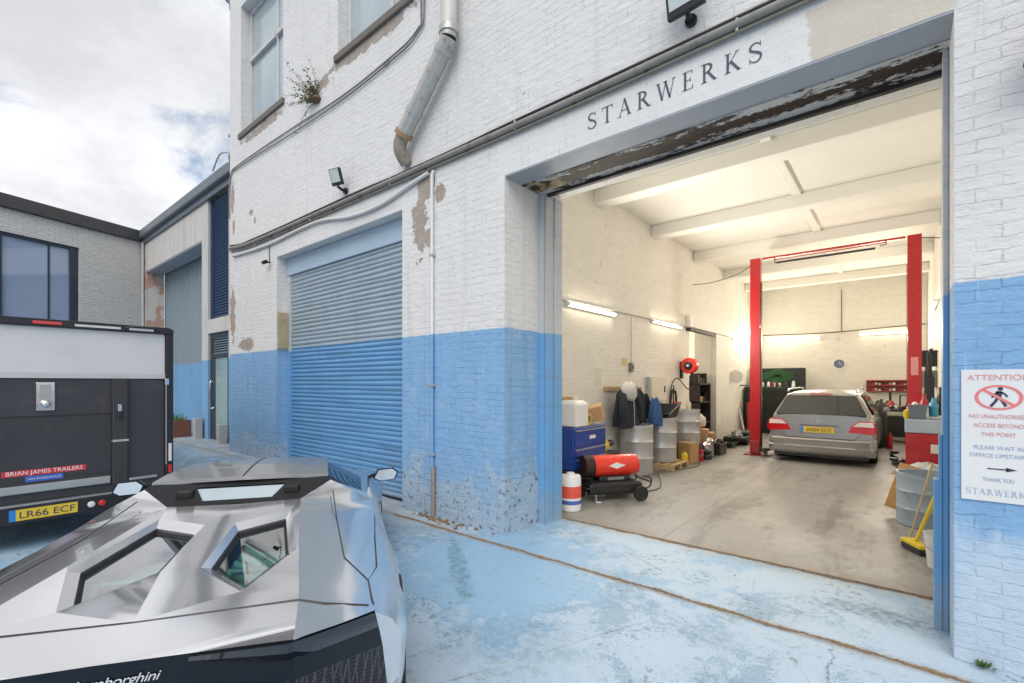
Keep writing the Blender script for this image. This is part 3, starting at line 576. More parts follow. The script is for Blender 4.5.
    ar=MB(); ribbon(ar,[(-.055,0),(.03,0)],.007,lambda a,b:(a+.01,-.0115,-.185+b)); ar.poly([(.03,-.0115,-.172),(.075,-.0115,-.185),(.03,-.0115,-.198)]); ar.build('arrow',NAVY,t,recalc=False)
    ln('THANK YOU',-.258,.032,BLUEI,.135)
    mb,x=serif_word('STARWERKS',.034,.0045,lambda a,b:(a,-.0115,-.338+b)); dx=x/2; mb.v=[(a-dx,b,c) for a,b,c in mb.v]; mb.build('wording',BLUEI,t,recalc=False)
    # weed at the pier's foot
    t=thing('weed','tiny green weed at the foot of the right pier','plant',(.36,D-.03,yz(.36,D))); rnd=random.Random(2); lf=MB()
    for k in range(26):
        a=rnd.uniform(0,6.28); L=rnd.uniform(.02,.05); dd=Vector((math.cos(a)*.7,math.sin(a)*.7-.2,rnd.uniform(.3,1))).normalized(); e=dd.cross(Vector((.2,.3,.9))).normalized()*L*.25; c0=Vector((rnd.gauss(0,.015),rnd.gauss(0,.01),.01)); lf.poly([c0,c0+dd*L*.5+e,c0+dd*L,c0+dd*L*.5-e])
    lf.build('foliage',M('weed leaf',(.06,.13,.03),.6,0,.3,30),t,recalc=False)
build_fixtures()

# ------------------------------------------------------------------ the two buildings behind
def build_behind():
    B=thing('rendered_annex','low grey rendered annex with tall corrugated doorway beside the warehouse','building',(0,0,0)); Y=4.3
    holed(MB(),-20.2,-11.2,-.2,6.45,Y,Y+.5,[(-19.45,-14.12,-.2,5.37),(-13.68,-12.3,3.25,6.449),(-13.68,-12.3,-.2,2.9)]).build('wall',RENDER,B,weld=True,recalc=False)
    MB().box(-20.2,-11.2,Y+.501,12,6.3,6.5).box(-20.2,-11.2,11.8,12,-.2,6.3).build('roof',ROOFM,B)
    g=MB().box(-19.8,-11.1,Y-.17,Y+.3,6.46,6.72); gu=g.build('gutter',LEAD,B,bevel=.03); MB().box(-19.8,-11.1,Y-.06,Y-.002,6.30,6.458).build('fascia',LEAD,B,bevel=.01)
    MB().box(-19.45,-14.12,Y+.01,Y+.48,5.33,5.368).build('doorway_soffit',SOFF,B)
    rows=[]; x=-19.7; k=0
    while x<-13.9:
        rows.append([(x,Y+.53+(0 if (k//2)%2 else .08),-.1),(x,Y+.53+(0 if (k//2)%2 else .08),5.5)]); x+=.17 if k%2 else .04; k+=1
    MB().loft(rows).build('corrugated_door',CORR,B)
    MB().box(-19.9,-11.5,Y+.62,Y+.7,-.2,6.29).build('light_leak_stop',BLACK,B)  # dark sheet added behind the doors to stop light leaking at the gaps
    p=MB().box(-13.66,-12.32,Y+.12,Y+.16,3.27,6.3).box(-13.678,-13.6,Y+.05,Y+.12,3.27,6.3).box(-12.38,-12.302,Y+.05,Y+.12,3.27,6.3)
    pv=p.build('louvre_panel',LOUV,B); sl=MB(); z=3.3
    while z<6.25: sl.obox((-12.99,Y+.10,z),(1.22,.05,.008),Matrix.Rotation(R(-35),3,'X')); z+=.075
    sl.build('slats',LOUV,pv)
    f=MB().box(-13.678,-13.55,Y+.05,Y+.14,.1,2.898).box(-12.42,-12.302,Y+.05,Y+.14,.1,2.898).box(-13.55,-12.42,Y+.05,Y+.14,2.78,2.898).box(-13.55,-12.42,Y+.05,Y+.14,2.28,2.38).box(-13.55,-12.42,Y+.05,Y+.14,.1,.3).box(-13.55,-13.40,Y+.06,Y+.13,.3,2.28).box(-12.55,-12.42,Y+.06,Y+.13,.3,2.28)
    dr=f.build('glass_door',ANTH,B,bevel=.006); MB().box(-13.55,-12.42,Y+.085,Y+.095,.3,2.78).build('pane',M('pale door glass',(.30,.42,.42),.06,0,.3,.6,0,spec=.8),dr); sl=MB()
    for k in range(6): sl.obox((-12.98,Y+.07,2.43+k*.06),(1.12,.04,.008),Matrix.Rotation(R(-35),3,'X'))
    sl.build('louvres',ANTH,dr); MB().tube(smooth_path([(-13.46,Y+.06,1.02),(-13.46,Y-.02,1.03),(-13.46,Y-.02,1.65),(-13.46,Y+.06,1.66)],3),.018,8).build('handle',CHROME,dr,smooth=60)
    tag(MB().tube(smooth_path([(-19.6,Y-.06,6.4),(-19.6,Y-.06,3.),(-19.6,Y-.06,.2)],3),.045,10).build('rainwater_pipe',M('pale grey downpipe',(.48,.49,.50),.5,0,.1),smooth=60),'pale grey rainwater pipe in the corner between the annex and the brick house','pipe')
    tag(MB().tube(smooth_path([(-11.2,Y-.1,6.5),(-11.6,Y-.2,6.8),(-12.2,Y-.22,6.95),(-12.7,Y-.2,6.72)],4),.02,8).build('roof_cable',M('pale cable',(.5,.5,.5),.5),smooth=60),'pale looped cable over the annex gutter beside the warehouse','cable')
    tag(MB().obox((-16.0,Y+.2,6.9),(.03,.03,.45),Matrix.Rotation(R(-40),3,'Y')).build('roof_stub',LEAD),'small leaning metal stub on the annex roof edge','stub')
    for x,lab in ((-13.98,'stone guard post at the left of the glass door'),(-12.34,'stone guard post at the right of the glass door')):
        MBb=MB().box(-.09,.09,-.1,.07,-.05,.55 if x<-13 else .48).build('guard_post',STONE,bevel=.012); MBb.location=(x,Y-.12,.19); tag(MBb,lab,'post')
    t=thing('planter','rusty brown planter box with yellow-green shrubs against the blue corrugated door','planter',(-15.5,4.02,.19))
    MB().box(-.85,.85,-.2,.2,0,.03).box(-.85,.85,-.2,-.17,.03,.46).box(-.85,.85,.17,.2,.03,.46).box(-.85,-.82,-.17,.17,.03,.46).box(.82,.85,-.17,.17,.03,.46).box(-.82,.82,-.17,.17,.30,.38).build('box',CORTEN,t,bevel=.004)
    rnd=random.Random(11); lf=MB()
    for k in range(520):
        c=Vector((rnd.uniform(-.8,.8),rnd.uniform(-.18,.18),.40+abs(rnd.gauss(0,.10)))); s=rnd.uniform(.03,.07); dd=Vector((rnd.uniform(-1,1),rnd.uniform(-1,1),rnd.uniform(.1,1.2))).normalized(); e=dd.cross(Vector((.3,.5,.2))).normalized()*s*.3
        lf.poly([c,c+dd*s*.5+e,c+dd*s,c+dd*s*.5-e])
    lf.build('shrub',LEAF,t,recalc=False)
    # brick house closing the yard
    ang=math.atan2(-3.37,1.15); H=thing('brick_house','pale brick house with a dark framed window behind the trailer','building',(-19.7,4.3,0),ang)
    # local x runs along the wall (towards the frame edge), local y outward is +y (towards the yard)
    Lw=9.
    holed(MB(),0,Lw,-.3,6.35,-.4,0,[(1.80,4.45,2.1,5.72)]).build('wall',PALEB,H,weld=True,recalc=False)
    MB().box(-.02,Lw,-6,.12,6.36,6.72).build('roof_edge',M('dark coping',(.07,.068,.07),.6,.1,.3,2,.2),H,bevel=.02)
    MB().box(-.0,Lw,-6,-5.8,-.3,6.35).box(0,.2,-5.8,-.401,-.3,6.35).build('rear_wall',PALEB,H)
    f=MB().box(1.802,2.0,-.2,-.05,2.102,5.718).box(4.37,4.448,-.2,-.05,2.102,5.718).box(2.0,4.37,-.2,-.05,5.63,5.718).box(2.0,4.37,-.2,-.05,2.102,2.18).box(3.48,3.58,-.19,-.06,2.18,5.63)
    w=f.build('window',ANTH,H,bevel=.005); MB().box(2.0,3.48,-.13,-.115,2.18,5.63).build('pane',PANE,w); sl=MB(); z=2.2
    MB().box(2.46,2.50,-.11,-.09,2.18,5.63).build('glazing_bar',ANTH,w)
    while z<5.6: sl.obox((3.975,-.12,z),(.79,.06,.01),Matrix.Rotation(R(30),3,'X')); z+=.08
    sl.box(3.58,4.37,-.17,-.16,2.18,5.63); sl.build('louvre',LOUV,w)
    MB().box(1.85,4.55,-.05,.08,2.02,2.098).build('sill',WINW,w,bevel=.01)
    o=MB(); n=24; o.loft([[(3.88+r*.17*math.cos(a),-.03,4.75+r*.17*math.sin(a)) for r in (.78,1.)] for a in [2*math.pi*i/n for i in range(n+1)]]); o.build('letter',WPL,w,recalc=False)
    # brackets at the warehouse's left corner
    for z,l,lab in ((7.67,0,'plain upright iron stub on the warehouse corner'),(6.98,1,'upper hooked iron bracket on the warehouse corner'),(6.55,2,'lower hooked iron bracket on the warehouse corner')):
        pts=[(-10.95,D+.1,z-.3),(-11.02,D+.1,z-.3),(-11.03,D+.1,z+.15)] if l==0 else [(-10.95,D+.1,z),(-11.12,D+.1,z+.06),(-11.28,D+.1,z+.03),(-11.3,D+.1,z-.12 if l==2 else z+.08)]
        tag(MB().tube(smooth_path(pts,4),.022,8).build('corner_bracket',GALV,smooth=60),lab,'bracket')
    tag(MB().tube(smooth_path([(-10.98,D+.12,9.55),(-11.05,D+.1,9.62),(-11.12,D+.1,9.85),(-11.35,D+.1,10.05),(-11.38,D+.1,10.4)],5),.07,10).build('gutter_outlet',LEAD,smooth=60),'curved grey gutter outlet high on the warehouse corner','gutter')
build_behind()

# ------------------------------------------------------------------ wheels
def wheel(parent,x,y,z,r,w,side):
    ty=MB().lathe([(r*.66,-w/2),(r*.93,-w/2),(r,-w*.36),(r,w*.36),(r*.93,w/2),(r*.66,w/2)],(0,0,0),32,'x').build('wheel',RUBBER,parent,smooth=35); ty.location=(x,y,z)
    rm=MB().lathe([(r*.65,-w*.3),(r*.665,w*.42),(r*.60,w*.42),(r*.56,w*.2),(r*.12,w*.25),(.01,w*.28)],(0,0,0),32,'x')
    for k in range(5):
        a=2*math.pi*k/5; rm.obox((w*.33,r*.36*math.cos(a),r*.36*math.sin(a)),(.03,r*.5,r*.12),Matrix.Rotation(a,3,'X'))
    o=rm.build('rim',ALLOY,ty,smooth=35)
    if side<0: ty.rotation_euler=(0,0,math.pi)
    return ty
# ------------------------------------------------------------------ trailer
def build_trailer():
    zg=-.1; X0=-7.2
    T=thing('box_trailer','black and white enclosed car trailer parked with its ramp door towards us','trailer',(X0,.70,zg))
    ly=lambda y:y-.70; lz=lambda z:z-zg
    def bx(y0,y1,z0,z1,x0,x1): return MB().box(x0,x1,ly(y0),ly(y1),lz(z0),lz(z1))
    bx(-.46,1.86,.42,2.33,-5.2,-.085).build('body',TRFR,T,bevel=.02)
    for a,b in ((1.79,1.87),(-.47,-.39)): MB().box(-.083,0.02,ly(a),ly(b),lz(.30),lz(2.262)).build('door_frame',TRFR,T,bevel=.008)
    MB().prism([(0.03,ly(-.47),lz(2.264)),(.03,ly(1.87),lz(2.264)),(.03,ly(1.87),lz(2.32)),(.03,ly(1.82),lz(2.345)),(.03,ly(-.42),lz(2.345)),(.03,ly(-.47),lz(2.32))],(-.11,0,0)).build('roof_rail',TRFR,T,bevel=.006)
    bx(-.388,1.788,1.70,2.262,-.06,-.012).build('upper_panel',TRWH,T,bevel=.006); bx(-.388,1.788,1.70,1.76,-.011,-.004).build('panel_trim',M('pale trim',(.55,.55,.55),.4,.2,.08),T)
    rp=bx(-.388,1.788,.37,1.695,-.07,-.02).build('ramp_door',TREAD,T,bevel=.006)
    bx(-.388,1.262,1.285,1.292,-.019,-.012).build('ramp_seam',BLACK,rp); bx(-.388,1.262,.60,1.27,-.0195,-.013).build('ramp_board',M('charcoal board',(.047,.047,.056),.5,.25,.3,1.2,.25,bs=150,grime=.35,gcol=(.11,.105,.10)),rp)
    st=bx(1.265,1.41,.44,1.69,-.018,.03).build('strut',M('dark strut',(.045,.045,.05),.5,.2,.15),rp,bevel=.01); bx(1.262,1.414,.95,.975,-.016,.038).build('strut_band',ALU,st); bx(1.31,1.35,1.31,1.39,.031,.05).build('catch',CHROME,st,bevel=.006); bx(1.305,1.355,1.22,1.31,.031,.055).build('catch_grip',BLACK,st,bevel=.008)
    bx(-.388,1.25,.47,.555,-.019,.02).build('kick_bar',ALU,rp,bevel=.008); bx(1.42,1.70,.47,.50,-.019,.02).build('kick_bar',ALU,rp,bevel=.006)
    la=bx(.63,.78,1.345,1.655,-.019,-.004).build('latch_plate',CHROME,rp,bevel=.012); bx(.66,.75,1.47,1.63,-.004,-.001).build('latch_recess',ALU,la,bevel=.004); MB().lathe([(.045,-.003),(.045,.01),(.03,.03),(.012,.04)],(0,ly(.705),lz(1.42)),18,'x').build('latch_knob',CHROME,la,smooth=40)
    bp=bx(-.46,1.86,.16,.345,-.07,.06).build('bumper',TRFR,T,bevel=.012); bx(-.45,1.5,.348,.366,-.06,.062).build('bumper_strip',ALU,bp)
    pl=bx(.475,.955,.20,.315,.061,.068).build('number_plate',YEL,bp); bx(.425,.4745,.20,.315,.061,.068).build('plate_band',PLBLUE,pl)
    lettering('plate_text','LR66 ECF',.098,NAVY,pl,(.070,ly(.715),lz(.224)),(0,1,0),(0,0,1),width=.43)
    for y,m in ((1.07,LCLR),(1.165,LRED)): MB().lathe([(.034,0),(.034,.015),(.02,.022)],(.06,ly(y),lz(.262)),18,'x').build('rear_lamp',m,bp,smooth=40)
    bx(1.40,1.62,.17,.33,.061,.075).build('lamp_cluster',BLACK,bp,bevel=.006)
    bx(1.815,1.85,.655,.88,.021,.028).build('white_reflector',LCLR,T,bevel=.003); bx(1.815,1.85,.51,.61,.021,.03).build('red_reflector',LRED,T,bevel=.003)
    bx(.60,.83,2.285,2.318,.031,.044).build('brake_lamp',LRED,T,bevel=.004); bx(.935,1.34,2.285,2.31,.031,.034).build('pale_strip',M('pale strip',(.6,.6,.62),.4),T)
    gh=MB().tube(smooth_path([(.03,ly(1.38),lz(2.275)),(.07,ly(1.42),lz(2.318)),(.07,ly(1.66),lz(2.318)),(.03,ly(1.70),lz(2.275))],3),.012,8).build('grab_handle',BLACK,T,smooth=60); bx(1.42,1.66,2.282,2.31,.031,.033).build('handle_recess',TRWH,gh)
    hg=bx(1.775,1.82,1.62,1.70,.021,.04).build('hinge',CHROME,T,bevel=.006); MB().tube([(.03,ly(1.79),lz(1.62)),(.03,ly(1.79),lz(.62))],.008,8).build('lock_rod',ALU,T,smooth=60)
    sk=bx(.376,1.036,.655,.715,-.0128,-.0115).build('maker_sticker',M('sticker red',(.60,.03,.05),.4,0,.05),rp); lettering('sticker_text','BRIAN JAMES TRAILERS',.06,WPL,sk,(-.0108,ly(.706),lz(.667)),(0,1,0),(0,0,1),width=.60)
    sk=bx(.55,.845,.585,.645,-.0126,-.0118).build('dealer_sticker',M('sticker blue',(.06,.13,.50),.4,0,.05),rp); lettering('sticker_text','www.brianjames.co.uk',.028,WPL,sk,(-.0108,ly(.70),lz(.608)),(0,1,0),(0,0,1),width=.26)
    for x in (-2.3,-3.1):
        for y in (-.50,1.90): wheel(T,0,0,0,.25,.17,1 if y>0 else -1).matrix_local=Matrix.Translation((x,ly(y),.25))@Matrix.Rotation(R(90 if y>0 else -90),4,'Z')
    MB().box(-1.5,-.1,-1.0,1.0,.33,.46).box(-5.,-1.5,-.8,.8,.33,.5).build('chassis',BLKM,T); MB().tube([(-5.2,-.5,.45),(-6.6,0,.45),(-5.2,.5,.45)],.04,8).build('drawbar',BLKM,T)
    for x0 in (-2.75,-1.3): MB().box(x0-.6,x0+.5,-.9,.8,2.435,2.47).build('roof_vent',TRWH,T,bevel=.02)
build_trailer()
# ------------------------------------------------------------------ sports car in the yard (local x right, y forward from the tail, z up)
def tab(T,u):
    if u<=T[0][0]: return T[0][1:]
    for a,b in zip(T,T[1:]):
        if u<=b[0]:
            t=(u-a[0])/(b[0]-a[0]); return tuple(lerp(p,q,t) for p,q in zip(a[1:],b[1:]))
    return T[-1][1:]
def build_sports_car():
    th=math.atan2(.834,.552); r=Vector((.552,.834)); o=Vector((-1.9,.17))+r*.045
    S=thing('sports_car','low silver supercar with hexagonal engine windows parked in the yard','car',(o.x,o.y,-.12),th)
    T=[(.16,.60,.852,.88,.815,1.0,.64),(.45,.58,.868,.89,.80,1.03,.63),(1.05,.50,.905,.90,.825,1.045,.62),(1.5,.445,.935,.885,.845,1.035,.61),(1.9,.40,.96,.875,.865,1.0,.61),(2.06,.585,1.05,.87,.88,.985,.60),(2.2,.80,.915,.865,.895,.975,.60),(3.0,.78,.885,.86,.865,.96,.58),(3.35,.70,.86,.85,.85,.98,.60),(3.75,.56,.80,.84,.835,1.01,.62),(4.3,.42,.66,.78,.70,.98,.52),(4.65,.28,.5,.6,.52,.85,.42),(4.78,.2,.42,.4,.42,.6,.36)]
    def ring(u):
        cv,cw,sv,sw,wv,ww=tab(T,u); f=max(0,1-(u-.16)/.85); f*=f
        sill=.2
        for uc in (1.05,3.76):
            if abs(u-uc)<.40: sill=max(sill,min(.60,.30+math.sqrt(max(0,.40**2-(u-uc)**2))*.85))
        lv=wv-.01; lw=lerp(ww,sill,.5)
        f2=max(0,(u-4.2)/.58); back=-.25*f2
        mv,mw=lerp(cv,sv,.55),lerp(cw,sw,.55)+.006
        return [(cv,u,cw),(mv,u+.10*f,mw),(sv,u+.22*f+back*.3,sw),(lerp(sv,wv,.62),u+.28*f+back*.5,lerp(sw,ww,.42)),(wv,u+.34*f+back,ww),(lv,u+.38*f+back,lw),(wv-.05,u+.40*f+back,sill)]
    us=[.16,.30,.45,.58,.68,.78,.9,1.05,1.2,1.32,1.42,1.5,1.7,1.9,2.06,2.2,2.6,3.0,3.35,3.45,3.58,3.76,3.94,4.08,4.2,4.3,4.5,4.65,4.78]
    wg=MB().loft([ring(u) for u in us]); m=MB()
    # hood
    hs=[u for u in us if u>=3.35]; m.loft([[ring(u)[0],(0,u+.03,ring(u)[0][2]+.012)] for u in hs])
    # deck with hexagon opening
    hx=[(.115,.97),(.115,1.47),(.35,1.61),(.45,1.05),(.315,.72)]
    def dz(v,u):
        cv,cw=tab(T,min(u,1.9))[:2]; base=cw-.012; return base-.012*(1-min(1,abs(v)/cv))+.014*max(0,1-abs(v)/.12)
    hc=(sum(a for a,b in hx)/5,sum(b for a,b in hx)/5); hq=[(hc[0]+(a-hc[0])*1.22,hc[1]+(b-hc[1])*1.22) for a,b in hx]; H=[(v,u,dz(v,u)) for v,u in hq]; HI=[(v,u,dz(v,u)-.026) for v,u in hx]; P=lambda v,u:(v,u,dz(v,u)); C=lambda u:ring(u)[0]
    for f in ([P(0,.45),P(0,1.9),H[1],H[0]],[P(0,1.9),C(1.9),H[2],H[1]],[C(1.9),C(1.7),C(1.5),C(1.42),C(1.32),C(1.2),C(1.05),H[3],H[2]],[C(1.05),C(.9),C(.78),C(.68),C(.58),C(.45),H[4],H[3]],[C(.45),P(0,.45),H[0],H[4]]): m.poly(f)
    for i in range(5): m.poly([H[i],H[(i+1)%5],HI[(i+1)%5],HI[i]])
    T0=(0,.165,.857)
    for f in ([T0,P(0,.45),C(.45)],[T0,C(.45),C(.30)],[T0,C(.30),C(.16)]): m.poly(f)
    # tail corner beside the fascia
    A=[(0,.165,.857),(.60,.158,.850),(.882,.383,.814)]; B=[(0,.19,.735),(.6,.19,.735),(.905,.41,.70)]; C_=[(0,.20,.68),(.6,.205,.68),(.915,.44,.635)]; Dd=[(0,.22,.42),(.6,.26,.42),(.94,.50,.40)]; E_=[(0,.03,.38),(.6,.08,.38),(.955,.42,.36)]; F_=[(0,.16,.16),(.6,.2,.16),(.93,.5,.17)]
    rg=ring(.16)
    m.poly([C(.30),A[1],A[2],rg[2],rg[1],C(.16)]) if False else m.poly([C(.16),rg[1],rg[2],A[2],A[1]]); m.poly([rg[2],rg[3],B[2],A[2]]); m.poly([rg[3],rg[4],Dd[2],C_[2],B[2]]); m.poly([rg[4],rg[5],E_[2],Dd[2]]); m.poly([rg[5],rg[6],F_[2],E_[2]])
    m.mirror_x().build('body',SILV,S,smooth=7,weld=True,bevel=.006)
    for s in (1,-1):
        w2=MB(); w2.v=[(s*a,b,c) for a,b,c in wg.v]; w2.f=[list(f) for f in wg.f]; w2.build('wing_panel',SILV,S,smooth=38,weld=True)
    # fascia
    f=MB()
    for a,b in ((A,B),(Dd,E_),(E_,F_)):
        for i in (0,1): f.poly([a[i],a[i+1],b[i+1],b[i]])
    for i in (0,1): f.poly([B[i],B[i+1],C_[i+1],C_[i]])
    fa=f.mirror_x().build('rear_fascia',GLBLK,S,weld=True,smooth=20)
    g=MB()
    for i in (0,1): g.poly([C_[i],C_[i+1],Dd[i+1],Dd[i]])
    g.mirror_x().build('rear_grille',mesh_grille_mat(),fa,weld=True)
    # raised lamp panels
    for s in (1,-1):
        q=lambda i,t,a,b,dw:tuple(Vector(lerp_v(A[1],A[2],t)))
        def pt(t,k):   # t along 0..1 from v=.3 to the corner, k down 0..1
            v=lerp(.28,.885,t)
            if v<.6: a,b=[Vector(x) for x in (A[0],A[1])],[Vector(x) for x in (B[0],B[1])]; tt=v/.6
            else: a,b=[Vector(x) for x in (A[1],A[2])],[Vector(x) for x in (B[1],B[2])]; tt=(v-.6)/.285
            top=a[0].lerp(a[1],tt); bot=b[0].lerp(b[1],tt); x=top.lerp(bot,k); x.x*=s; return x
        rows=[]
        for i in range(9):
            t=i/8; w=.62*min(1,.25+t*1.6) if t<.5 else .62
            a0,a1,a2=pt(t,.06),pt(t,.06+w*.45),pt(t,.06+w); rows.append([tuple(a0),tuple(a0+Vector((0,-.014,.002))),tuple(a1+Vector((0,-.022,0))),tuple(a2+Vector((0,-.006,0)))])
        MB().loft(rows).build('tail_lamp',M('smoked lamp',(.010,.012,.02),.08,0,.1,5,0,coat=1),fa,smooth=30)
    MB().box(-.26,.26,.195,.215,.45,.56).build('number_plate',YEL,fa)
    lettering('plate_text','LB15 RRO',.085,NAVY,fa,(0,.1935,.475),(1,0,0),(0,0,1),width=.42)
    # script on the black band
    scr=text_mesh('Lamborghini',.050,'CENTER',.0005,.45,.95); scr.materials.clear(); scr.materials.append(WPL); so=bpy.data.objects.new('script_badge',scr); COL.objects.link(so); so.parent=fa
    up=Vector((0,-.025,.122)).normalized(); so.matrix_local=Matrix(((1,0,0,.065),(0,up.y,-up.z,.1765),(0,up.z,up.y,.776),(0,0,0,1)))
    # engine windows
    for s in (1,-1):
        hh=[Vector((s*v,u,dz(v,u)-.024)) for v,u in hx]; c=sum(hh,Vector())/5
        w=MB(); low=[h.lerp(c,.05)+Vector((0,0,-.05)) for h in hh]
        for i in range(5): w.poly([hh[i],hh[(i+1)%5],low[(i+1)%5],low[i]])
        w=w.build('engine_window',M('window surround',(.07,.07,.075),.3,.2,.1),S,recalc=False)
        rim=MB()
        for i in range(5):
            a,b=hh[i],hh[(i+1)%5]; rim.poly([a.lerp(c,.0)+Vector((0,0,-.010)),b.lerp(c,.0)+Vector((0,0,-.010)),b.lerp(c,.085)+Vector((0,0,-.024)),a.lerp(c,.085)+Vector((0,0,-.024))])
        rim.build('rim',CARB,w,recalc=False)
        MB().poly([h.lerp(c,.08)+Vector((0,0,-.026)) for h in hh]).build('pane',TEAL,w)
        # inner louvre hoop by the rear corner
        a=hh[4].lerp(c,.10)+Vector((0,.02,-.035)); b=hh[0].lerp(c,.10)+Vector((0,.03,-.035)); d=hh[3].lerp(c,.1)+Vector((0,-.05,-.035))
        MB().tube([tuple(p) for p in (hh[4].lerp(c,.25)+Vector((0,0,-.06)),d.lerp(c,.2)-Vector((0,0,.05)),d.lerp(c,.5)-Vector((0,0,.07)),b.lerp(c,.35)-Vector((0,0,.05)))],.018,8).build('brace',M('grey brace',(.3,.3,.31),.4,.3),w,smooth=60)
    e=MB().box(-.52,.52,.6,1.75,.50,.52).box(-.53,-.52,.6,1.75,.5,.83).box(.52,.53,.6,1.75,.5,.83).box(-.52,.52,1.74,1.75,.5,.85).box(-.52,.52,.6,.61,.5,.80).build('engine_bay',CARB,S)
    cv=MB()
    for s in (1,-1):
        cv.box(s*.30-.12,s*.30+.12,.85,1.62,.60,.70)
        for k in range(6): cv.tube([(s*.10,.9+k*.12,.62),(s*.16,.9+k*.12,.76),(s*.25,.9+k*.12,.70)],.032,8)
    cv.build('engine_cover',M('pale engine cover',(.62,.66,.65),.4,.1,.2),e,bevel=.012)
    # cabin
    rc=lambda u:lerp(.56,.50,(u-2.12)/.7)
    rows=[]
    for u in (2.11,2.3,2.55,2.82):
        w=tab([(2.11,1.085),(2.3,1.105),(2.55,1.112),(2.82,1.10)],u)[0]; h=rc(u); rows.append([(v*h,u-.03*(1-abs(v))*(1 if u<2.2 else -.6),w+.022*(1-v*v)) for v in (-1,-.8,-.5,-.012,.012,.5,.8,1)])
    low=[[(x,y,z-.028) for x,y,z in row] for row in rows]
    rm=MB().loft(rows); rm.loft(low); rm.loft([rows[0],low[0]]); rm.loft([rows[-1],low[-1]]); rm.loft([[a[0] for a in rows],[a[0] for a in low]]); rm.loft([[a[-1] for a in rows],[a[-1] for a in low]])
    ro=rm.build('roof',SATIN,S,smooth=30,weld=True)
    MB().tube([(0,2.075,1.1085),(0,2.3,1.129),(0,2.55,1.136),(0,2.83,1.123)],.004,6).build('roof_seam',BLACK,ro)
    bk=MB()
    bw=lambda u:(.955+(u-1.9)*.56)
    bk.poly([(-.40,1.90,.955),(.40,1.90,.955),(.27*0+.21,1.94,bw(1.94)),(-.21,1.94,bw(1.94))])
    bk.poly([(.40,1.90,.955),(.54,2.115,1.075),(.28,2.06,bw(2.06)),(.21,1.94,bw(1.94))]); bk.poly([(-.40,1.90,.955),(-.21,1.94,bw(1.94)),(-.28,2.06,bw(2.06)),(-.54,2.115,1.075)]); bk.poly([(.54,2.115,1.075),(-.54,2.115,1.075),(-.28,2.06,bw(2.06)),(.28,2.06,bw(2.06))])
    for s in (1,-1): bk.poly([(s*.40,1.90,.955),(s*.585,2.06,1.048),(s*.54,2.115,1.075)]); bk.poly([(s*.585,2.06,1.048),(s*.80,2.2,.914),(s*.555,2.14,1.075),(s*.54,2.115,1.075)])
    b=bk.build('rear_bulkhead',CARB,S,weld=True)
    MB().poly([(-.21,1.94,bw(1.94)-.01),(.21,1.94,bw(1.94)-.01),(.28,2.06,bw(2.06)-.01),(-.28,2.06,bw(2.06)-.01)]).build('rear_window',FROST,b)
    for s in (1,-1): MB().box(s*.33-.05,s*.33+.05,1.97,2.04,.99,1.04).build('bulkhead_vent',mesh_grille_mat() if False else CARB,b,bevel=.01)
    gl=MB()
    for s in (1,-1):
        top=[(s*rc(u),u,z) for u,z in ((2.12,1.062),(2.4,1.085),(2.6,1.088),(2.82,1.075))]; bot=[(s*tab(T,u)[0],u,tab(T,u)[1]) for u in (2.2,2.6,3.0,3.35)]
        gl.loft([top,bot])
    gl.poly([(-.50,2.82,1.075),(.50,2.82,1.075),(.70,3.35,.86),(0,3.55,.87),(-.70,3.35,.86)]); gl.build('cabin_glass',DARKG,S,smooth=20,weld=True)
    MB().box(-.7,.7,2.15,3.3,.5,.52).box(-.62,-.1,2.2,2.6,.5,.95).box(.1,.62,2.2,2.6,.5,.95).box(-.72,.72,3.0,3.3,.5,.84).build('cabin_interior',BLACK,S,bevel=.03)
    # mirrors
    for s in (1,-1):
        mm=MB().tube(smooth_path([(s*.85,2.95,.88),(s*.90,2.92,.905),(s*.95,2.88,.92)],3),.016,8).loft([[(s*1.0+dx*sc,y,.92+dzz*sc) for dx,dzz in ((-.11,-.03),(-.07,.05),(.07,.06),(.12,.02),(.09,-.05),(-.06,-.06))] for y,sc in ((2.83,.97),(2.86,1.),(2.93,.75),(2.96,.3))],closed=True,cap=True).build('mirror',GLBLK,S,smooth=35)
        MB().poly([(s*1.0+dx*.86,2.8285,.92+dzz*.86) for dx,dzz in ((-.11,-.03),(-.07,.05),(.07,.06),(.12,.02),(.09,-.05),(-.06,-.06))]).build('mirror_glass',CHROME,mm)
    # panel gaps
    def gap(pts): return MB().tube(pts,.0035,5).build('panel_gap',BLACK,S)
    up=lambda u,k,t=0:Vector(ring(u)[k]).lerp(Vector(ring(u)[k+1]),t)+Vector((0,0,.0015))
    for s in (1,-1):
        fl=lambda v:(s*v[0],v[1],v[2])
        gap([fl(up(2.0,0,.45)),fl(up(1.5,0,.9)),fl(up(.92,1,.05)),fl(up(.66,1,.75)),fl(up(.85,2,.0)),fl(up(1.3,2,.0)),fl(up(1.75,2,.2))])
        gap([fl(up(.66,1,.75)),fl(up(.45,1,.85)),fl(up(.30,1,.95))])
        gap([fl(P(.0,.452)),fl(Vector(C(.45))+Vector((0,0,.002))),fl(up(.40,0,.6)),fl(up(.30,1,.8))])
    for s in (1,-1):
        for u in (1.05,3.76): wheel(S,s*(.90 if u<2 else .85),u,.345,.345,.27,s)
    MB().box(-.9,.9,.5,4.5,.14,.28).build('underbody',BLACK,S)
def lerp_v(a,b,t): return Vector(a).lerp(Vector(b),t)
build_sports_car()

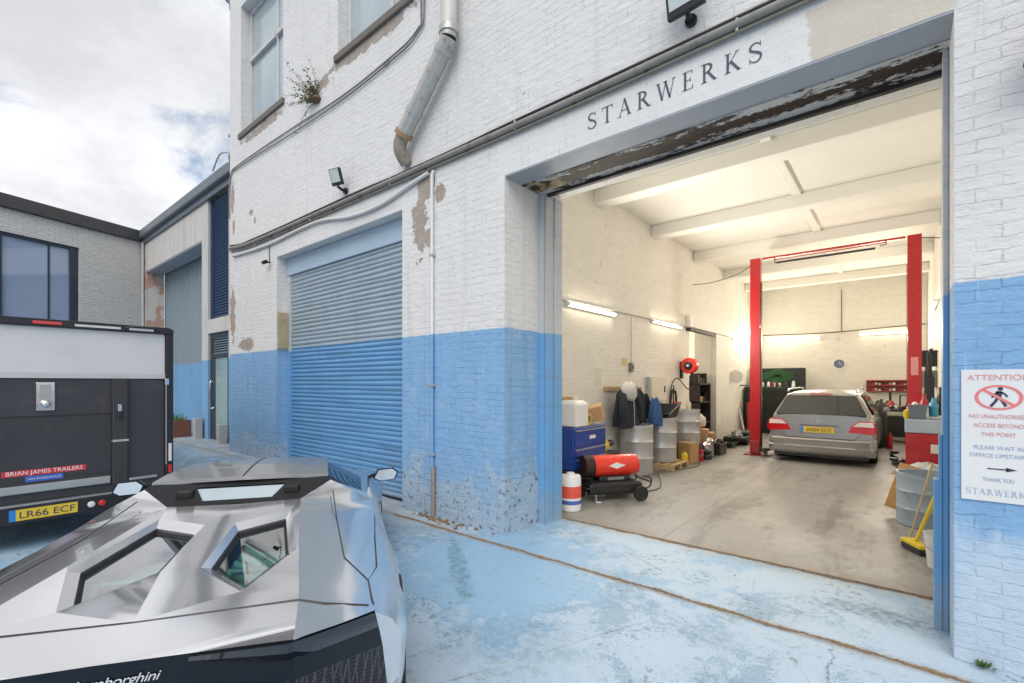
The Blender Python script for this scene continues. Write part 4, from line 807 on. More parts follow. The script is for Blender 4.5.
# ------------------------------------------------------------------ estate car in the garage (local y forward from its tail)
def build_estate():
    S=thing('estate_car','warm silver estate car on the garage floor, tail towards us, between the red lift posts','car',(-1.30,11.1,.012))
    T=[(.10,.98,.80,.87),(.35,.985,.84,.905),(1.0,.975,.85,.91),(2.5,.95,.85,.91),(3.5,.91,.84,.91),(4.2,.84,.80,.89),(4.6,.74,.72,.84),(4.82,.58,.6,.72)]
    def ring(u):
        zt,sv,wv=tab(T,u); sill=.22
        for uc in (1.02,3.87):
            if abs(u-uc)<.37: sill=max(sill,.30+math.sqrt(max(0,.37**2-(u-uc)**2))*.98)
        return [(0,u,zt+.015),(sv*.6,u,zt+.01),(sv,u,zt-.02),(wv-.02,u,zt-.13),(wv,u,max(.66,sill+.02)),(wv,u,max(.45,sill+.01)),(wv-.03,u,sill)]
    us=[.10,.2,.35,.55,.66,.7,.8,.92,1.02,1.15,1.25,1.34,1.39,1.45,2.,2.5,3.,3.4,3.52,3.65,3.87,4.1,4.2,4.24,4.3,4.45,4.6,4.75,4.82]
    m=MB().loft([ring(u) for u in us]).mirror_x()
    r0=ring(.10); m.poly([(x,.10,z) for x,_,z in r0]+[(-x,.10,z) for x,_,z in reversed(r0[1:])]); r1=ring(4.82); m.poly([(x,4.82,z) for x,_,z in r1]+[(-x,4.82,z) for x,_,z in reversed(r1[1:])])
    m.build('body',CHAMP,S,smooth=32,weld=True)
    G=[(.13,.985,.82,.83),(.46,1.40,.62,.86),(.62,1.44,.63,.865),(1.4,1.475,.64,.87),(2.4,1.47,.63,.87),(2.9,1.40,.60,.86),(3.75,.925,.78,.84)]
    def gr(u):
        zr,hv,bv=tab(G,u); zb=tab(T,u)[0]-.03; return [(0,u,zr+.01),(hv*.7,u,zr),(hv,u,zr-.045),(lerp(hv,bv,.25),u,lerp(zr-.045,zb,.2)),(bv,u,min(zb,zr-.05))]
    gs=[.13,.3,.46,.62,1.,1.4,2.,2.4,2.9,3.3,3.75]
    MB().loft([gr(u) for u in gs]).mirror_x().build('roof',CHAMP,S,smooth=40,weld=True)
    # tailgate window, side windows, windscreen
    MB().prism([(-.77,.138,1.005),(.77,.138,1.005),(.60,.405,1.36),(.54,.42,1.375),(-.54,.42,1.375),(-.60,.405,1.36)],(0,.012,.004)).prism([(-.77,.128,1.0),(.77,.128,1.0),(.6,.395,1.355),(-.6,.395,1.355)],(0,.004,.003)).build('tailgate_window',DARKG if False else M('dark car glass',(.02,.024,.024),.05,0,.3,3,0,spec=.9),S)
    for s in (1,-1):
        w=MB().prism([(s*.872,.65,1.0),(s*.872,3.35,.96),(s*.655,2.75,1.35),(s*.655,.75,1.38)],(s*.012,0,.006)); w.build('side_window',M('dark car glass',(.02,.024,.024)),S)
        MB().tube(smooth_path([(s*.60,.55,1.44),(s*.60,.62,1.495),(s*.60,2.3,1.52),(s*.60,2.4,1.475)],4),.018,8).build('roof_rail',CHAMP,S,smooth=60)
        lp=[(s*.48,.665),(s*.54,.80),(s*.64,.885),(s*.87,.90),(s*.905,.76),(s*.89,.64)]
        tl=MB().prism([(x,.085,z) for x,z in lp],(0,.03,0)).prism([(s*.895,.08,.67),(s*.905,.08,.76),(s*.875,.08,.86),(s*.905,.42,.80),(s*.92,.38,.70)],(s*.012,0,0)).build('tail_lamp',LRED,S,bevel=.006)
        MB().prism([(s*.56,.083,.79),(s*.65,.083,.868),(s*.865,.083,.88),(s*.885,.083,.785)],(0,-.006,0)).build('clear_band',LCLR,tl)
        MB().prism([(s*.92,3.2,.93),(s*1.06,3.2,.94),(s*1.05,3.2,1.05),(s*.93,3.2,1.04)],(0,.1,0)).build('mirror',CHAMP,S,bevel=.02)
    rows=[]; plan=((.915,.60),(.918,.28),(.90,.15),(.82,.075),(.6,.04),(.3,.025)); plan=plan+((0,.02),)+tuple((-a,b) for a,b in reversed(plan))
    for z,d in ((.20,.06),(.25,.012),(.35,-.012),(.365,.008),(.49,-.008),(.515,.01),(.528,.075)): rows.append([(v*(1-.02*(d>.05)),y+d*(1 if abs(v)<.88 else .3),z) for v,y in plan])
    bp=MB().loft(rows).build('rear_bumper',CHAMP,S,smooth=25); MB().box(-.60,.60,.02,.045,.352,.368).build('bumper_trim',CHROME,bp)
    MB().box(-.8,.8,.12,.4,.14,.25).build('under_tray',BLACK,S)
    tg=MB().prism([(-.58,.094,.53),(.58,.094,.53),(.66,.094,.60),(.655,.096,.97),(-.655,.096,.97),(-.66,.094,.60)],(0,-.008,0)).build('tailgate',CHAMP,S)
    MB().tube([(-.66,.086,.60),(-.57,.086,.528),(.57,.086,.528),(.66,.086,.60)],.006,5).build('tailgate_gap',BLACK,tg)
    MB().prism([(-.34,.085,.775),(.34,.085,.775),(.30,.085,.795),(-.30,.085,.795)],(0,-.02,0)).build('handle_trim',M('dark chrome',(.25,.24,.23),.2,.9),tg,bevel=.004)
    pl=MB().box(-.26,.26,.070,.084,.635,.75).build('number_plate',YEL,tg); MB().box(-.31,-.2605,.070,.084,.635,.75).build('plate_band',PLBLUE,pl)
    lettering('plate_text','AS04 SCS',.098,NAVY,pl,(0,.0685,.657),(1,0,0),(0,0,1),width=.42)
    MB().box(-.18,.18,.40,.44,1.395,1.415).build('brake_lamp',LRED,S)
    MB().lathe([(.045,0),(.04,.006),(.01,.01)],(0,.085,.87),20,'y').build('badge',CHROME,S)
    for s in (1,-1):
        for u in (1.02,3.87): wheel(S,s*.80,u,.318,.318,.21,s)
build_estate()
# ------------------------------------------------------------------ garage contents
GF=.012
def drum(loc,r,h,mat,label,group=None,open_top=False):
    t=thing('steel_drum',label,'drum',loc,0,group)
    pr=[(r*.96,0),(r,.015)]
    for k in (1,2):
        z=h*k/3; pr+=[(r,z-.02),(r*1.035,z),(r,z+.02)]
    pr+=[(r,h-.05),(r*1.015,h-.03),(r,h-.015),(r*1.025,h)]
    if open_top: pr+=[(r*.96,h),(r*.955,h-.12),(.01,h-.13)]
    else: pr+=[(r*.95,h),(r*.94,h-.02),(.01,h-.02)]
    MB().lathe(pr,(0,0,0),36).build('shell',mat,t,smooth=35)
    if not open_top: MB().lathe([(.035,h-.02),(.035,h+.004),(.01,h+.006)],(r*.55,.1,0),14).build('bung',CHROME,t,smooth=40)
    return t
def carton(name,loc,size,rz,label,mat=CARD,tape=True,rot=None):
    t=thing(name,label,'box',loc,rz); m=rot or Matrix.Identity(3); c=m@Vector((0,0,size[2]/2))
    MB().obox(c,size,m).build('carton',mat,t,bevel=.006)
    if tape: MB().obox(m@Vector((0,0,size[2]+.0015)),(size[0]*1.003,.05,.003),m).build('tape',M('parcel tape',(.50,.37,.2),.3),t)
    return t
def fluorescent(p0,p1,normal,label):
    a=Vector(p0);b=Vector(p1);n=Vector(normal); c=(a+b)/2; t=thing('fluorescent_light',label,'light',c,0,'lit tube lights on the garage walls'); d=(b-a); L=d.length; d.normalize(); up=d.cross(n)
    m=Matrix((d,n,up)).transposed()
    MB().obox(n*.02,(L,.04,.07),m).build('batten',WPL,t,bevel=.004)
    MB().tube([tuple(-d*(L/2-.03)+n*.062),tuple(d*(L/2-.03)+n*.062)],.019,12).build('tube',TUBE,t,smooth=60)
    MB().obox(-d*(L/2-.015)+n*.062,(.025,.045,.05),m).obox(d*(L/2-.015)+n*.062,(.025,.045,.05),m).build('end_cap',WPL,t)
    l=bpy.data.lights.new('tube_glow','AREA'); l.shape='RECTANGLE'; l.size=L; l.size_y=.12; l.energy=TUBE_W; l.color=(1,.90,.73); o=bpy.data.objects.new('tube_glow',l); COL.objects.link(o); o.parent=t
    z=-n; x=d; y=z.cross(x); z=-z  # lamps shine along their -Z
    mm=Matrix((x,y*1,z)).transposed().to_4x4(); 
    # local -Z must equal n
    zz=-n; yy=zz.cross(x); mm=Matrix((x,yy,zz)).transposed().to_4x4(); mm.translation=n*.10; o.matrix_local=mm
    if 'inside the side room' in label: l.energy*=2.2
    if 'beyond the side doorway' in label: l.energy*=.5
    if 'left wall nearest' in label or 'just before' in label: l.energy*=1.75; l.color=(1,.94,.84)
TUBE_W=46.
def build_garage():
    fluorescent((XL,6.25,2.89),(XL,7.83,2.89),(1,0,0),'lit tube light on the left wall nearest the garage entrance')
    fluorescent((XL,9.5,2.95),(XL,11.15,2.95),(1,0,0),'lit tube light on the left wall just before the side doorway')
    fluorescent((XL,15.6,3.01),(XL,17.4,3.01),(1,0,0),'lit tube light on the left wall beyond the side doorway, by the left lift post')
    fluorescent((-3.65,YB,3.09),(-2.05,YB,3.09),(0,-1,0),'lit tube light on the back wall beside the left red post')
    fluorescent((-1.07,YB,3.15),(.14,YB,3.15),(0,-1,0),'lit tube light on the back wall behind the right red post')
    fluorescent((XR,12.6,3.28),(XR,14.0,3.28),(-1,0,0),'lit tube light on the right wall beyond the red post')
    tag(MB().tube(smooth_path([(-2.6,11.8,4.38),(-3.0,11.85,4.18),(-3.6,11.9,4.08),(-4.05,11.95,4.10)]),.01,6).build('power_cable',M('dark cable',(.14,.12,.10)),smooth=60),'thin dark cable sagging from the left red post to the wall','cable')
    tag(MB().tube([(.25,11.8,4.4),(.54,11.9,4.36)],.01,6).build('power_cable',M('dark cable',(.14,.12,.10))),'thin dark cable from the top of the right red post to the wall','cable')
    fluorescent((-7.2,12.6,2.6),(-7.2,14.2,2.6),(1,0,0),'lit tube light inside the side room behind the doorway')
    tag(MB().tube([(XL+.02,4.9,2.93),(XL+.02,11.6,3.02)],.014,8).build('tube_conduit',WINW,smooth=60),'thin conduit along the left garage wall joining the lights','conduit')
    tag(MB().tube(smooth_path([(XL+.05,YB-.02,3.30),(-2.6,YB-.02,3.26),(-1.5,YB-.02,3.27),(XR-.05,YB-.02,3.36)]),.016,8).build('back_wall_cable',M('dark cable',(.14,.12,.10),.6),smooth=60),'dark cable line crossing the back wall above the lights','cable')
    tag(MB().tube([(-1.5,YB-.02,3.29),(-1.5,YB-.02,4.6)],.012,6).build('riser_conduit',M('dark cable',(.14,.12,.10))),'thin vertical conduit rising up the back wall above the clock','conduit')
    t=thing('switch_box','small grey switch box on the left wall under the first tube light','switch box',(XL,8.55,1.95)); MB().box(0,.06,-.06,.06,-.09,.09).build('case',M('grey unit',(.20,.20,.20),.5,.2,.2),t,bevel=.008); MB().tube([(.03,0,.09),(.03,0,.98)],.010,6).build('lead',WINW,t); MB().box(.061,.075,-.02,.02,-.03,.03).build('rocker',BLACK,t)
    for k,(x,y,z,h,m,lab) in enumerate(((.14,9.25,GF+1.133,.22,WPL,'white squat bottle behind the grey parts bin'),(.05,8.80,GF+1.133,.12,YELP,'small yellow tin at the left edge of the red cabinet'),(.08,9.05,GF+1.133,.17,RED,'small red tin behind the yellow one'))):
        b=thing('bottle',lab,'bottle',(x,y,z)); MB().lathe([(.04,0),(.045,.01),(.045,h*.8),(.02,h)],(0,0,0),14).build('bottle_body',m,b,smooth=40)
    tag(MB().box(.0,.4,-.2,.2,0,.10).box(.02,.36,-.17,.15,.101,.2).build('folded_cloths',M('folded grey cloth',(.33,.33,.34),.9,0,.3,9,.4),bevel=.03),'folded grey cloths on the floor by the plywood board','cloth').location=(.05,8.45,GF) if False else (.12,9.75,GF)
    # two post lift
    L=thing('vehicle_lift','red two-post vehicle lift with overhead bar and a low arm','lift',(-1.2,11.75,GF))
    for x,s in ((-1.37,1),(1.37,-1)):
        p=MB().box(x-.105,x+.105,-.06,.0,.03,4.44).box(x-.105,x-.07,.0,.11,.03,4.44).box(x+.07,x+.105,.0,.11,.03,4.44).build('post',RED,L,bevel=.008)
        MB().box(x-.22,x+.2,-.16,.25,0,.025).build('base_plate',M('scuffed dark red',(.22,.02,.02),.55,0,.4,8),p,bevel=.004); MB().box(min(x+s*.107,x+s*.116),max(x+s*.107,x+s*.116),-.03,.10,.1,3.9).build('rubber_seal',BLACK,p)
        MB().box(x-.10,x+.10,-.11,-.063,.05,.33).build('carriage',M('worn red',(.30,.03,.03),.5,0,.3),p,bevel=.01)
        for sg in (-1,1):
            MB().obox((x+s*.24,.34 if sg>0 else -.22,.14),(.09,.95 if sg>0 else .45,.08),Matrix.Rotation(R(-s*12*sg),3,'Z')).lathe([(.06,.18),(.07,.2),(.07,.23)],(x+s*.30,.75 if sg>0 else -.38,0),14).build('arm',BLKM,p,bevel=.008)
        if s<0: 
            MB().box(x-.055,x+.055,-.0635,-.0615,1.78,2.12).build('safety_sticker',M('pink sticker',(.66,.28,.26),.5,0,.7,60),p)
            MB().box(x+.14,x+.28,-.1,.15,1.25,1.75).tube([(x+.2,0,1.75),(x+.2,0,2.2)],.05,10).build('motor_box',BLACK,p,bevel=.01)
    MB().box(-1.24,1.24,-.03,.03,4.40,4.44).build('crossbar',RED,L,bevel=.004); MB().tube([(-.98,-.02,4.4),(-.98,-.02,4.29),(-.9,-.02,4.29)],.012,6).tube([(.95,-.02,4.4),(.95,-.02,4.33),(.85,-.02,4.33)],.012,6).tube([(-.95,-.02,4.29),(.78,-.02,4.29)],.022,8).build('cut_off_bar',BLKM,L)
    MB().tube([(-1.0,-.03,4.355),(.95,-.03,4.37)],.012,6).build('cut_off_rail',RED,L)
    # drums, pallet, boxes on the left
    drum((-3.74,8.05,GF),.295,.88,DRUM,'silver drum nearest the jackets, standing on the floor behind the heater')
    t=thing('pallet','small raw wooden pallet under the middle drum','pallet',(-3.62,9.0,GF)); 
    for k in range(3): MB().box(-.36,.36,-.42+k*.38,-.34+k*.38,0,.08).build('bearer',WOOD,t,bevel=.004)
    for k in range(5): MB().box(-.36+k*.155,-.26+k*.155,-.42,.42,.081,.10).build('slat',WOOD,t,bevel=.003)
    drum((-3.68,9.05,GF+.102),.29,.86,DRUM,'silver drum in the middle, standing on the wooden pallet')
    tag(MB().box(-.34,.34,-.30,.30,0,.34).build('plinth',M('dark crate',(.07,.055,.045),.7,0,.3),bevel=.01),'dark low crate carrying the furthest drum','crate').location=(-3.66,10.2,GF)
    drum((-3.60,10.2,GF+.342),.285,.72,DRUM,'silver drum furthest back, raised on a dark crate')
    carton('cardboard_box',(-3.38,9.72,GF),(.30,.26,.42),R(-20),'upright brown cardboard box on the floor in front of the furthest drum')
    carton('cardboard_box',(-3.72,11.0,GF),(.5,.35,.62),R(8),'torn cardboard sheet box leaning by the doorway',CARD,False,Matrix.Rotation(R(8),3,'Y'))
    carton('cardboard_box',(-3.60,11.65,GF),(.3,.5,.45),R(15),'brown flattened carton nearest the side doorway',CARD,False)
    for k,(y,h) in enumerate(((10.55,.36),(10.8,.42))): tag(MB().lathe([(.09,0),(.1,.02),(.1,h-.06),(.05,h-.02),(.03,h)],(-3.30,y,GF),18).build('gas_bottle',ALU if k else CHROME,smooth=40),('small bright metal canister beside the cardboard box','slightly taller dull metal canister behind the bright one')[k],'canister')
    # black tray & seat on middle drum
    t=thing('black_tub','black plastic tub tipped on the middle drum','tub',(-3.68,9.02,GF+.965))
    MB().loft([[(-.26,-.24,0),(.24,-.24,0),(.24,.24,0),(-.26,.24,0)],[(-.32,-.30,.07),(.30,-.3,.08),(.3,.3,.26),(-.32,.3,.25)],[(-.29,-.27,.07),(.27,-.27,.08),(.27,.27,.26),(-.29,.27,.25)],[(-.24,-.22,.02),(.22,-.22,.02),(.22,.22,.02),(-.24,.22,.02)]],closed=True,cap=True).build('tub',BLACK,t,bevel=.006)
    t=thing('red_funnel','small red funnel on the furthest drum','funnel',(-3.72,10.0,GF+1.045)); MB().lathe([(.03,0),(.03,.04),(.10,.17),(.105,.18),(.09,.17)],(0,0,0),18).build('cone',RED,t,smooth=40)
    tag(MB().lathe([(.05,0),(.055,.01),(.055,.15),(.03,.18),(.03,.2)],(-3.58,10.3,GF+1.045),14).build('oil_bottle',M('cream bottle',(.6,.55,.42),.4),smooth=40),'pale oil bottle on the furthest drum','bottle')
    tag(MB().lathe([(.06,0),(.065,.02),(.065,.2),(.03,.25)],(-3.35,9.42,GF+.0),12).build('yellow_can',YELP,smooth=40),'yellow can between the middle drum and the cardboard box','can')
    # hose reel with hanging hose
    t=thing('hose_reel','red hose reel on a bracket above the drums','reel',(XL,11.25,2.05))
    MB().lathe([(.17,-.09),(.19,-.07),(.19,.07),(.17,.09)],(.22,0,0),26,'y').build('casing',HRED,t,smooth=40)
    for s in (-1,): MB().lathe([(.10,s*.095),(.09,s*.10),(.05,s*.105)],(.22,0,0),20,'y').lathe([(.05,-.13),(.05,-.1)],(.22,0,0),14,'y').build('hub',BLACK,t); MB().lathe([(.03,-.135),(.03,-.131)],(.22,0,0),14,'y').build('hub_cap',WPL,t)
    MB().box(0,.06,-.05,.05,-.3,.1).box(0,.2,-.03,.03,-.03,.03).build('bracket',BLKM,t,bevel=.006)
    MB().tube(smooth_path([(.30,0,-.16),(.32,.02,-.45),(.22,-.1,-.55),(.10,-.45,-.30),(.06,-.70,-.45),(.06,-.85,-.9),(.06,-.78,-1.05),(.06,-.62,-.9),(.06,-.60,-.45)],6),.014,7).build('hose',BLACK,t,smooth=60)
    # wall cabinet and pictures on the left wall
    t=thing('wall_cabinet','flat cream wall cabinet above the middle drum','cabinet',(XL,9.75,1.5)); MB().box(0,.10,-.48,.42,-.26,.27).build('carcass',WINW,t,bevel=.006); MB().box(.101,.115,-.44,.38,-.24,.25).build('door',PAPER,t,bevel=.003); MB().box(.116,.13,.22,.26,-.06,.08).build('handle',BLACK,t)
    tag(MB().box(XL+.001,XL+.008,8.72,9.05,1.38,1.56).build('wall_poster',M('yellow and purple print',(.30,.20,.22),.5,0,.9,9)),'small dark and yellow poster on the wall above the jackets','poster')
    # coats
    def garment(name,loc,pts_w,h,mat,label,seed,part=None):
        t=thing(name,label,'jacket',loc); rnd=random.Random(seed); rows=[]
        n=28
        for j in range(15):
            f=j/14; w,d=tab(pts_w,f); row=[]
            for k in range(n):
                a=2*math.pi*k/n; fold=1+.13*math.sin(a*7+seed+f*2.2)*(.3+f)+rnd.uniform(-.03,.03)
                row.append((d*math.cos(a)*fold,w*math.sin(a)*fold,-f*h+.02*math.sin(a*3+seed)))
            rows.append(row)
        MB().loft(rows,closed=True,cap=True).build('cloth',mat,t,smooth=70); return t
    g=garment('hung_jacket',(-3.83,7.80,1.56),[(0,.07,.05),(.12,.24,.12),(.5,.29,.15),(1,.33,.17)],.70,CLOTHN,'dark plaid jacket hanging on the left wall over the nearest drum',1)
    MB().loft([[(.14*s*math.cos(a)+.05,.17*s*math.sin(a),z+.02*math.sin(3*a)) for a in [2*math.pi*k/20 for k in range(20)]] for s,z in ((.35,.10),(.8,.06),(1.05,-.05),(1.1,-.16),(.9,-.22))],closed=True,cap=True).build('hood',CLOTHG,g,smooth=70)
    MB().tube(smooth_path([(.06,-.24,-.12),(.1,-.30,-.32),(.12,-.28,-.58)],4),[.07]*4+[.075]*4+[.06],10).build('sleeve',CLOTHN,g,smooth=70)
    MB().tube(smooth_path([(.06,.24,-.12),(.11,.31,-.32),(.13,.30,-.60)],4),[.075]*4+[.08]*4+[.065],10).build('sleeve',CLOTHN,g,smooth=70); MB().tube([(.16,0,-.14),(.175,.0,-.68)],.008,6).build('zip',ALU,g)
    g2=garment('hung_jacket',(-3.85,8.36,1.52),[(0,.06,.05),(.15,.19,.11),(.5,.20,.13),(1,.2,.13)],.62,M('black cloth',(.014,.016,.024),.95,0,.4,14,.5,40),'black jacket hanging beside the plaid one',2)
    MB().tube(smooth_path([(.05,.18,-.1),(.1,.24,-.3),(.12,.23,-.56)],4),[.06]*4+[.065]*4+[.055],10).build('sleeve',M('black cloth',(.014,.016,.024)),g2,smooth=70)
    garment('hung_jeans',(-3.62,8.62,1.36),[(0,.08,.05),(.3,.13,.1),(.7,.16,.12),(1,.17,.1)],.52,DENIM,'blue denim garment draped to the right of the jackets',3)['category']='jeans'
    tag(MB().box(XL,XL+.05,7.5,8.8,1.5,1.58).tube([(XL+.03,7.8,1.54),(XL+.18,7.8,1.56)],.012,6).tube([(XL+.03,8.36,1.54),(XL+.18,8.36,1.52)],.012,6).tube([(XL+.03,8.62,1.5),(XL+.42,8.62,1.38)],.012,6).build('coat_rail',WOOD),'wooden coat rail behind the jackets','rail')
    # tool chest on its stand, boxes on top
    t=thing('tool_chest','dark blue metal tool chest with pale drawer edges behind the heater','tool chest',(-3.78,6.05,GF))
    MB().box(-.25,.25,-.46,.46,.0,.40).build('stand',BLKM,t,bevel=.008); ch=MB().box(-.25,.25,-.46,.46,.405,1.0).build('carcass',CHESTB,t,bevel=.012)
    for k,(a,b) in enumerate(((.43,.56),(.59,.70),(.73,.97))):
        d=MB().box(.251,.268,-.43,.43,a,b).build('drawer',CHESTB,t,bevel=.005); MB().box(.266,.282,-.42,.42,b-.022,b-.006).build('drawer_edge',ALU,d)
    MB().tube(smooth_path([(.2,.47,.55),(.2,.53,.58),(.2,.53,.85),(.2,.47,.88)],3),.012,8).build('handle',CHROME,t,smooth=60)
    MB().box(.269,.271,-.05,.12,.82,.87).build('badge',WPL,t)
    t=thing('white_container','white plastic jerry container on the blue tool chest','container',(-3.68,5.82,GF+1.003)); MB().loft([[(x*s,y*s,z) for x,y in ((-.16,-.17),(.16,-.17),(.16,.17),(-.16,.17))] for s,z in ((.95,0),(1,.02),(1,.33),(.7,.38))],closed=True,cap=True).build('bottle',WPL,t,bevel=.02); MB().lathe([(.04,.38),(.04,.43)],(.05,0,0),14).build('cap',WPL,t)
    carton('cardboard_box',(-3.66,6.36,GF+1.06),(.36,.30,.22),R(25),'cardboard box lying tilted on top of the blue tool chest',CARD,True,Matrix.Rotation(R(-14),3,'Y')@Matrix.Rotation(R(10),3,'X'))
    carton('cardboard_box',(-3.98,5.95,GF+1.003),(.25,.3,.42),R(5),'brown carton standing behind the white container on the chest')
    tag(MB().lathe([(.05,0),(.09,.0),(.09,.05),(.05,.05),(.05,0)],(0,0,0),20,'x').build('tape_roll',M('tan tape',(.55,.40,.12),.4),smooth=30),'roll of tan tape beside the tilted cardboard box','tape').location=(-3.60,6.06,GF+1.10)
    t=thing('hand_tool_pile','yellow and black cordless tool lying beyond the blue chest','tool',(-3.85,6.95,GF)); MB().box(-.2,.2,-.2,.25,0,.5).build('stool',BLKM,t,bevel=.01); MB().obox((.05,-.05,.56),(.12,.3,.09),Matrix.Rotation(R(20),3,'X')).tube([(.05,.02,.5),(.05,.08,.68)],.04,8).build('grip',YELP,t,bevel=.01); MB().lathe([(.05,-.08),(.06,0),(.05,.12)],(.05,.15,.62),14,'y').build('motor',BLACK,t,smooth=40)
    # space heater
    a=Vector((-3.42,5.68,0)); b=Vector((-2.95,6.36,0)); d=(b-a).normalized(); t=thing('space_heater','red and black torpedo space heater on two wheels','heater',((a.x+b.x)/2,(a.y+b.y)/2,GF),math.atan2(d.y,d.x))
    MB().lathe([(.125,-.42),(.15,-.40),(.152,.34),(.14,.385),(.10,.40),(.10,.36),(.01,.35)],(0,0,.47),36,'x').build('barrel',HRED,t,smooth=35)
    MB().lathe([(.156,-.43),(.158,-.30),(.153,-.29)],(0,0,.47),32,'x').build('nose_ring',M('burnt steel',(.05,.03,.028),.5,.5),t,smooth=40)
    tk=MB().loft([[(x*s,y*s,z) for x,y in ((-.40,-.19),(.40,-.19),(.40,.19),(-.40,.19))] for s,z in ((.9,.10),(1,.14),(1,.24),(.85,.27))],closed=True,cap=True).build('fuel_tank',BLACK,t,bevel=.02)
    MB().box(-.22,.25,-.11,.11,.271,.34).build('burner_box',BLACK,t,bevel=.01); MB().box(-.1,.15,-.114,-.111,.285,.325).build('control_panel',M('grey panel',(.2,.2,.2),.4,0,.6,60),t)
    MB().prism([(-.10,-.1525,.49),(.02,-.1525,.53),(.16,-.1525,.49),(.02,-.1525,.445)],(0,.02,0)).build('badge',WPL,t)
    for s in (-1,1): wl=MB().lathe([(.06,-.03),(.10,-.03),(.105,-.02),(.105,.02),(.10,.03),(.06,.03)],(.34,s*.24,.105),24,'y').build('wheel',RUBBER,t,smooth=35); MB().lathe([(.058,-.025),(.058,.032),(.02,.036)],(.34,s*.24,.105),16,'y').build('hub',M('grey hub',(.12,.12,.12),.4),wl)
    MB().tube(smooth_path([(.36,-.2,.16),(.50,-.2,.18),(.52,-.2,.30),(.40,-.2,.33)],3),.012,8).tube(smooth_path([(.36,.2,.16),(.50,.2,.18),(.52,.2,.30),(.40,.2,.33)],3),.012,8).tube([(.515,-.2,.25),(.515,.2,.25)],.012,8).build('handle',BLKM,t,smooth=60); MB().tube(smooth_path([(-.4,-.18,.2),(-.46,-.18,.2),(-.46,.18,.2),(-.4,.18,.2)],3),.012,8).build('rear_rail',BLKM,t,smooth=60)
    MB().tube([(-.30,-.16,.12),(-.30,-.16,0)],.014,8).tube([(-.30,.16,.12),(-.30,.16,0)],.014,8).tube([(-.30,-.16,.005),(-.24,-.2,.005)],.014,8).build('foot',ALU,t)
    t=thing('chemical_jug','white plastic drum with red and blue label behind the left door jamb','container',(-3.30,5.16,GF)); MB().lathe([(.125,0),(.135,.01),(.135,.40),(.125,.445),(.05,.45),(.05,.48)],(0,0,0),26).build('bottle',WPL,t,smooth=35); MB().lathe([(.1362,.17),(.1362,.32)],(0,0,0),26).build('red_label',M('label red',(.72,.10,.06),.4),t,smooth=35); MB().lathe([(.1362,.09),(.1362,.14)],(0,0,0),26).build('blue_label',M('label blue',(.08,.13,.45),.4),t,smooth=35)
    # loose clutter along the left wall
    rnd=random.Random(21)
    carton('cardboard_box',(-3.86,7.25,GF),(.3,.3,.34),R(12),'open brown carton on the floor between the blue chest and the nearest drum',CARD,False)
    t=thing('crate_of_parts','dark plastic crate heaped with metal parts beside the side doorway','crate',(-3.35,11.35,GF)); MB().box(-.2,.2,-.26,.26,0,.02).box(-.2,-.18,-.26,.26,.02,.26).box(.18,.2,-.26,.26,.02,.26).box(-.18,.18,-.26,-.24,.02,.26).box(-.18,.18,.24,.26,.02,.26).build('crate',BLACK,t,bevel=.006)
    for k in range(9): MB().obox((rnd.uniform(-.13,.13),rnd.uniform(-.2,.2),rnd.uniform(.12,.33)),(rnd.uniform(.05,.14),rnd.uniform(.05,.2),rnd.uniform(.04,.1)),Matrix.Rotation(rnd.uniform(0,3),3,'Z')@Matrix.Rotation(rnd.uniform(-.7,.7),3,'X')).build('metal_part',rnd.choice([ALU,BLKM,M('rusted part',(.22,.10,.05),.8,.2,.3),CHROME]),t,bevel=.008)
    t=thing('paper_sack','crumpled pale paper sack on the cartons by the side doorway','sack',(-3.66,11.15,GF+.63)); MB().loft([[(.17*q*math.cos(a)*(1+rnd.uniform(-.14,.14)),.24*q*math.sin(a)*(1+rnd.uniform(-.14,.14)),z+rnd.uniform(-.02,.02)) for a in [2*math.pi*k/18 for k in range(18)]] for q,z in ((.9,0),(1.05,.1),(.9,.2),(.5,.27),(.2,.28))],closed=True,cap=True).build('sack',M('pale sack',(.55,.50,.42),.85,0,.2,9,.5,40),t,smooth=50)
    t=thing('coiled_hose','coil of black hose hung on the left wall below the cabinet','hose',(XL,10.65,1.2)); MB().tube([(.06+.015*math.sin(i*.9),.17*math.sin(i*.35),.30*math.cos(i*.35)) for i in range(60)],.016,7).build('coil',BLACK,t,smooth=60); MB().box(0,.10,-.02,.02,.27,.30).build('hook',ALU,t)
    for k,(y,z,w2,h2,m,lab) in enumerate(((7.3,1.75,.21,.30,PAPER,'cream paper notice on the left wall above the blue chest'),(9.25,1.72,.15,.21,WPL,'small white paper notice beside the wall cabinet'),(8.3,2.05,.21,.15,M('yellowed print',(.6,.5,.2),.6,0,.5,20),'yellowed paper notice on the wall by the switch box'))):
        tag(MB().box(XL+.001,XL+.006,y-w2/2,y+w2/2,z-h2/2,z+h2/2).build('wall_notice',m),lab,'notice')
    for k,(x,y,h,r,m,lab) in enumerate(((-3.95,7.62,.34,.10,M('orange tin',(.55,.22,.03),.4),'orange tin on the floor in front of the wall behind the heater'),(-3.28,10.1,.24,.08,RED,'red tin on the floor just behind the cardboard box'),(-3.22,10.42,.18,.09,BLKM,'short dark tin by the bright canisters'),(-3.05,7.0,.0,.0,None,''))):
        if m: b=thing('paint_tin',lab,'tin',(x,y,GF)); MB().lathe([(r,0),(r*1.03,.01),(r,.02),(r,h-.02),(r*1.04,h-.01),(r*.95,h),(r*.9,h-.01)],(0,0,0),20).build('shell',m,b,smooth=35); MB().tube(smooth_path([(-r,0,h*.75),(-r*.8,-r*.9,h*.5),(r*.8,-r*.9,h*.5),(r,0,h*.75)],4),.004,5).build('bail',ALU,b)
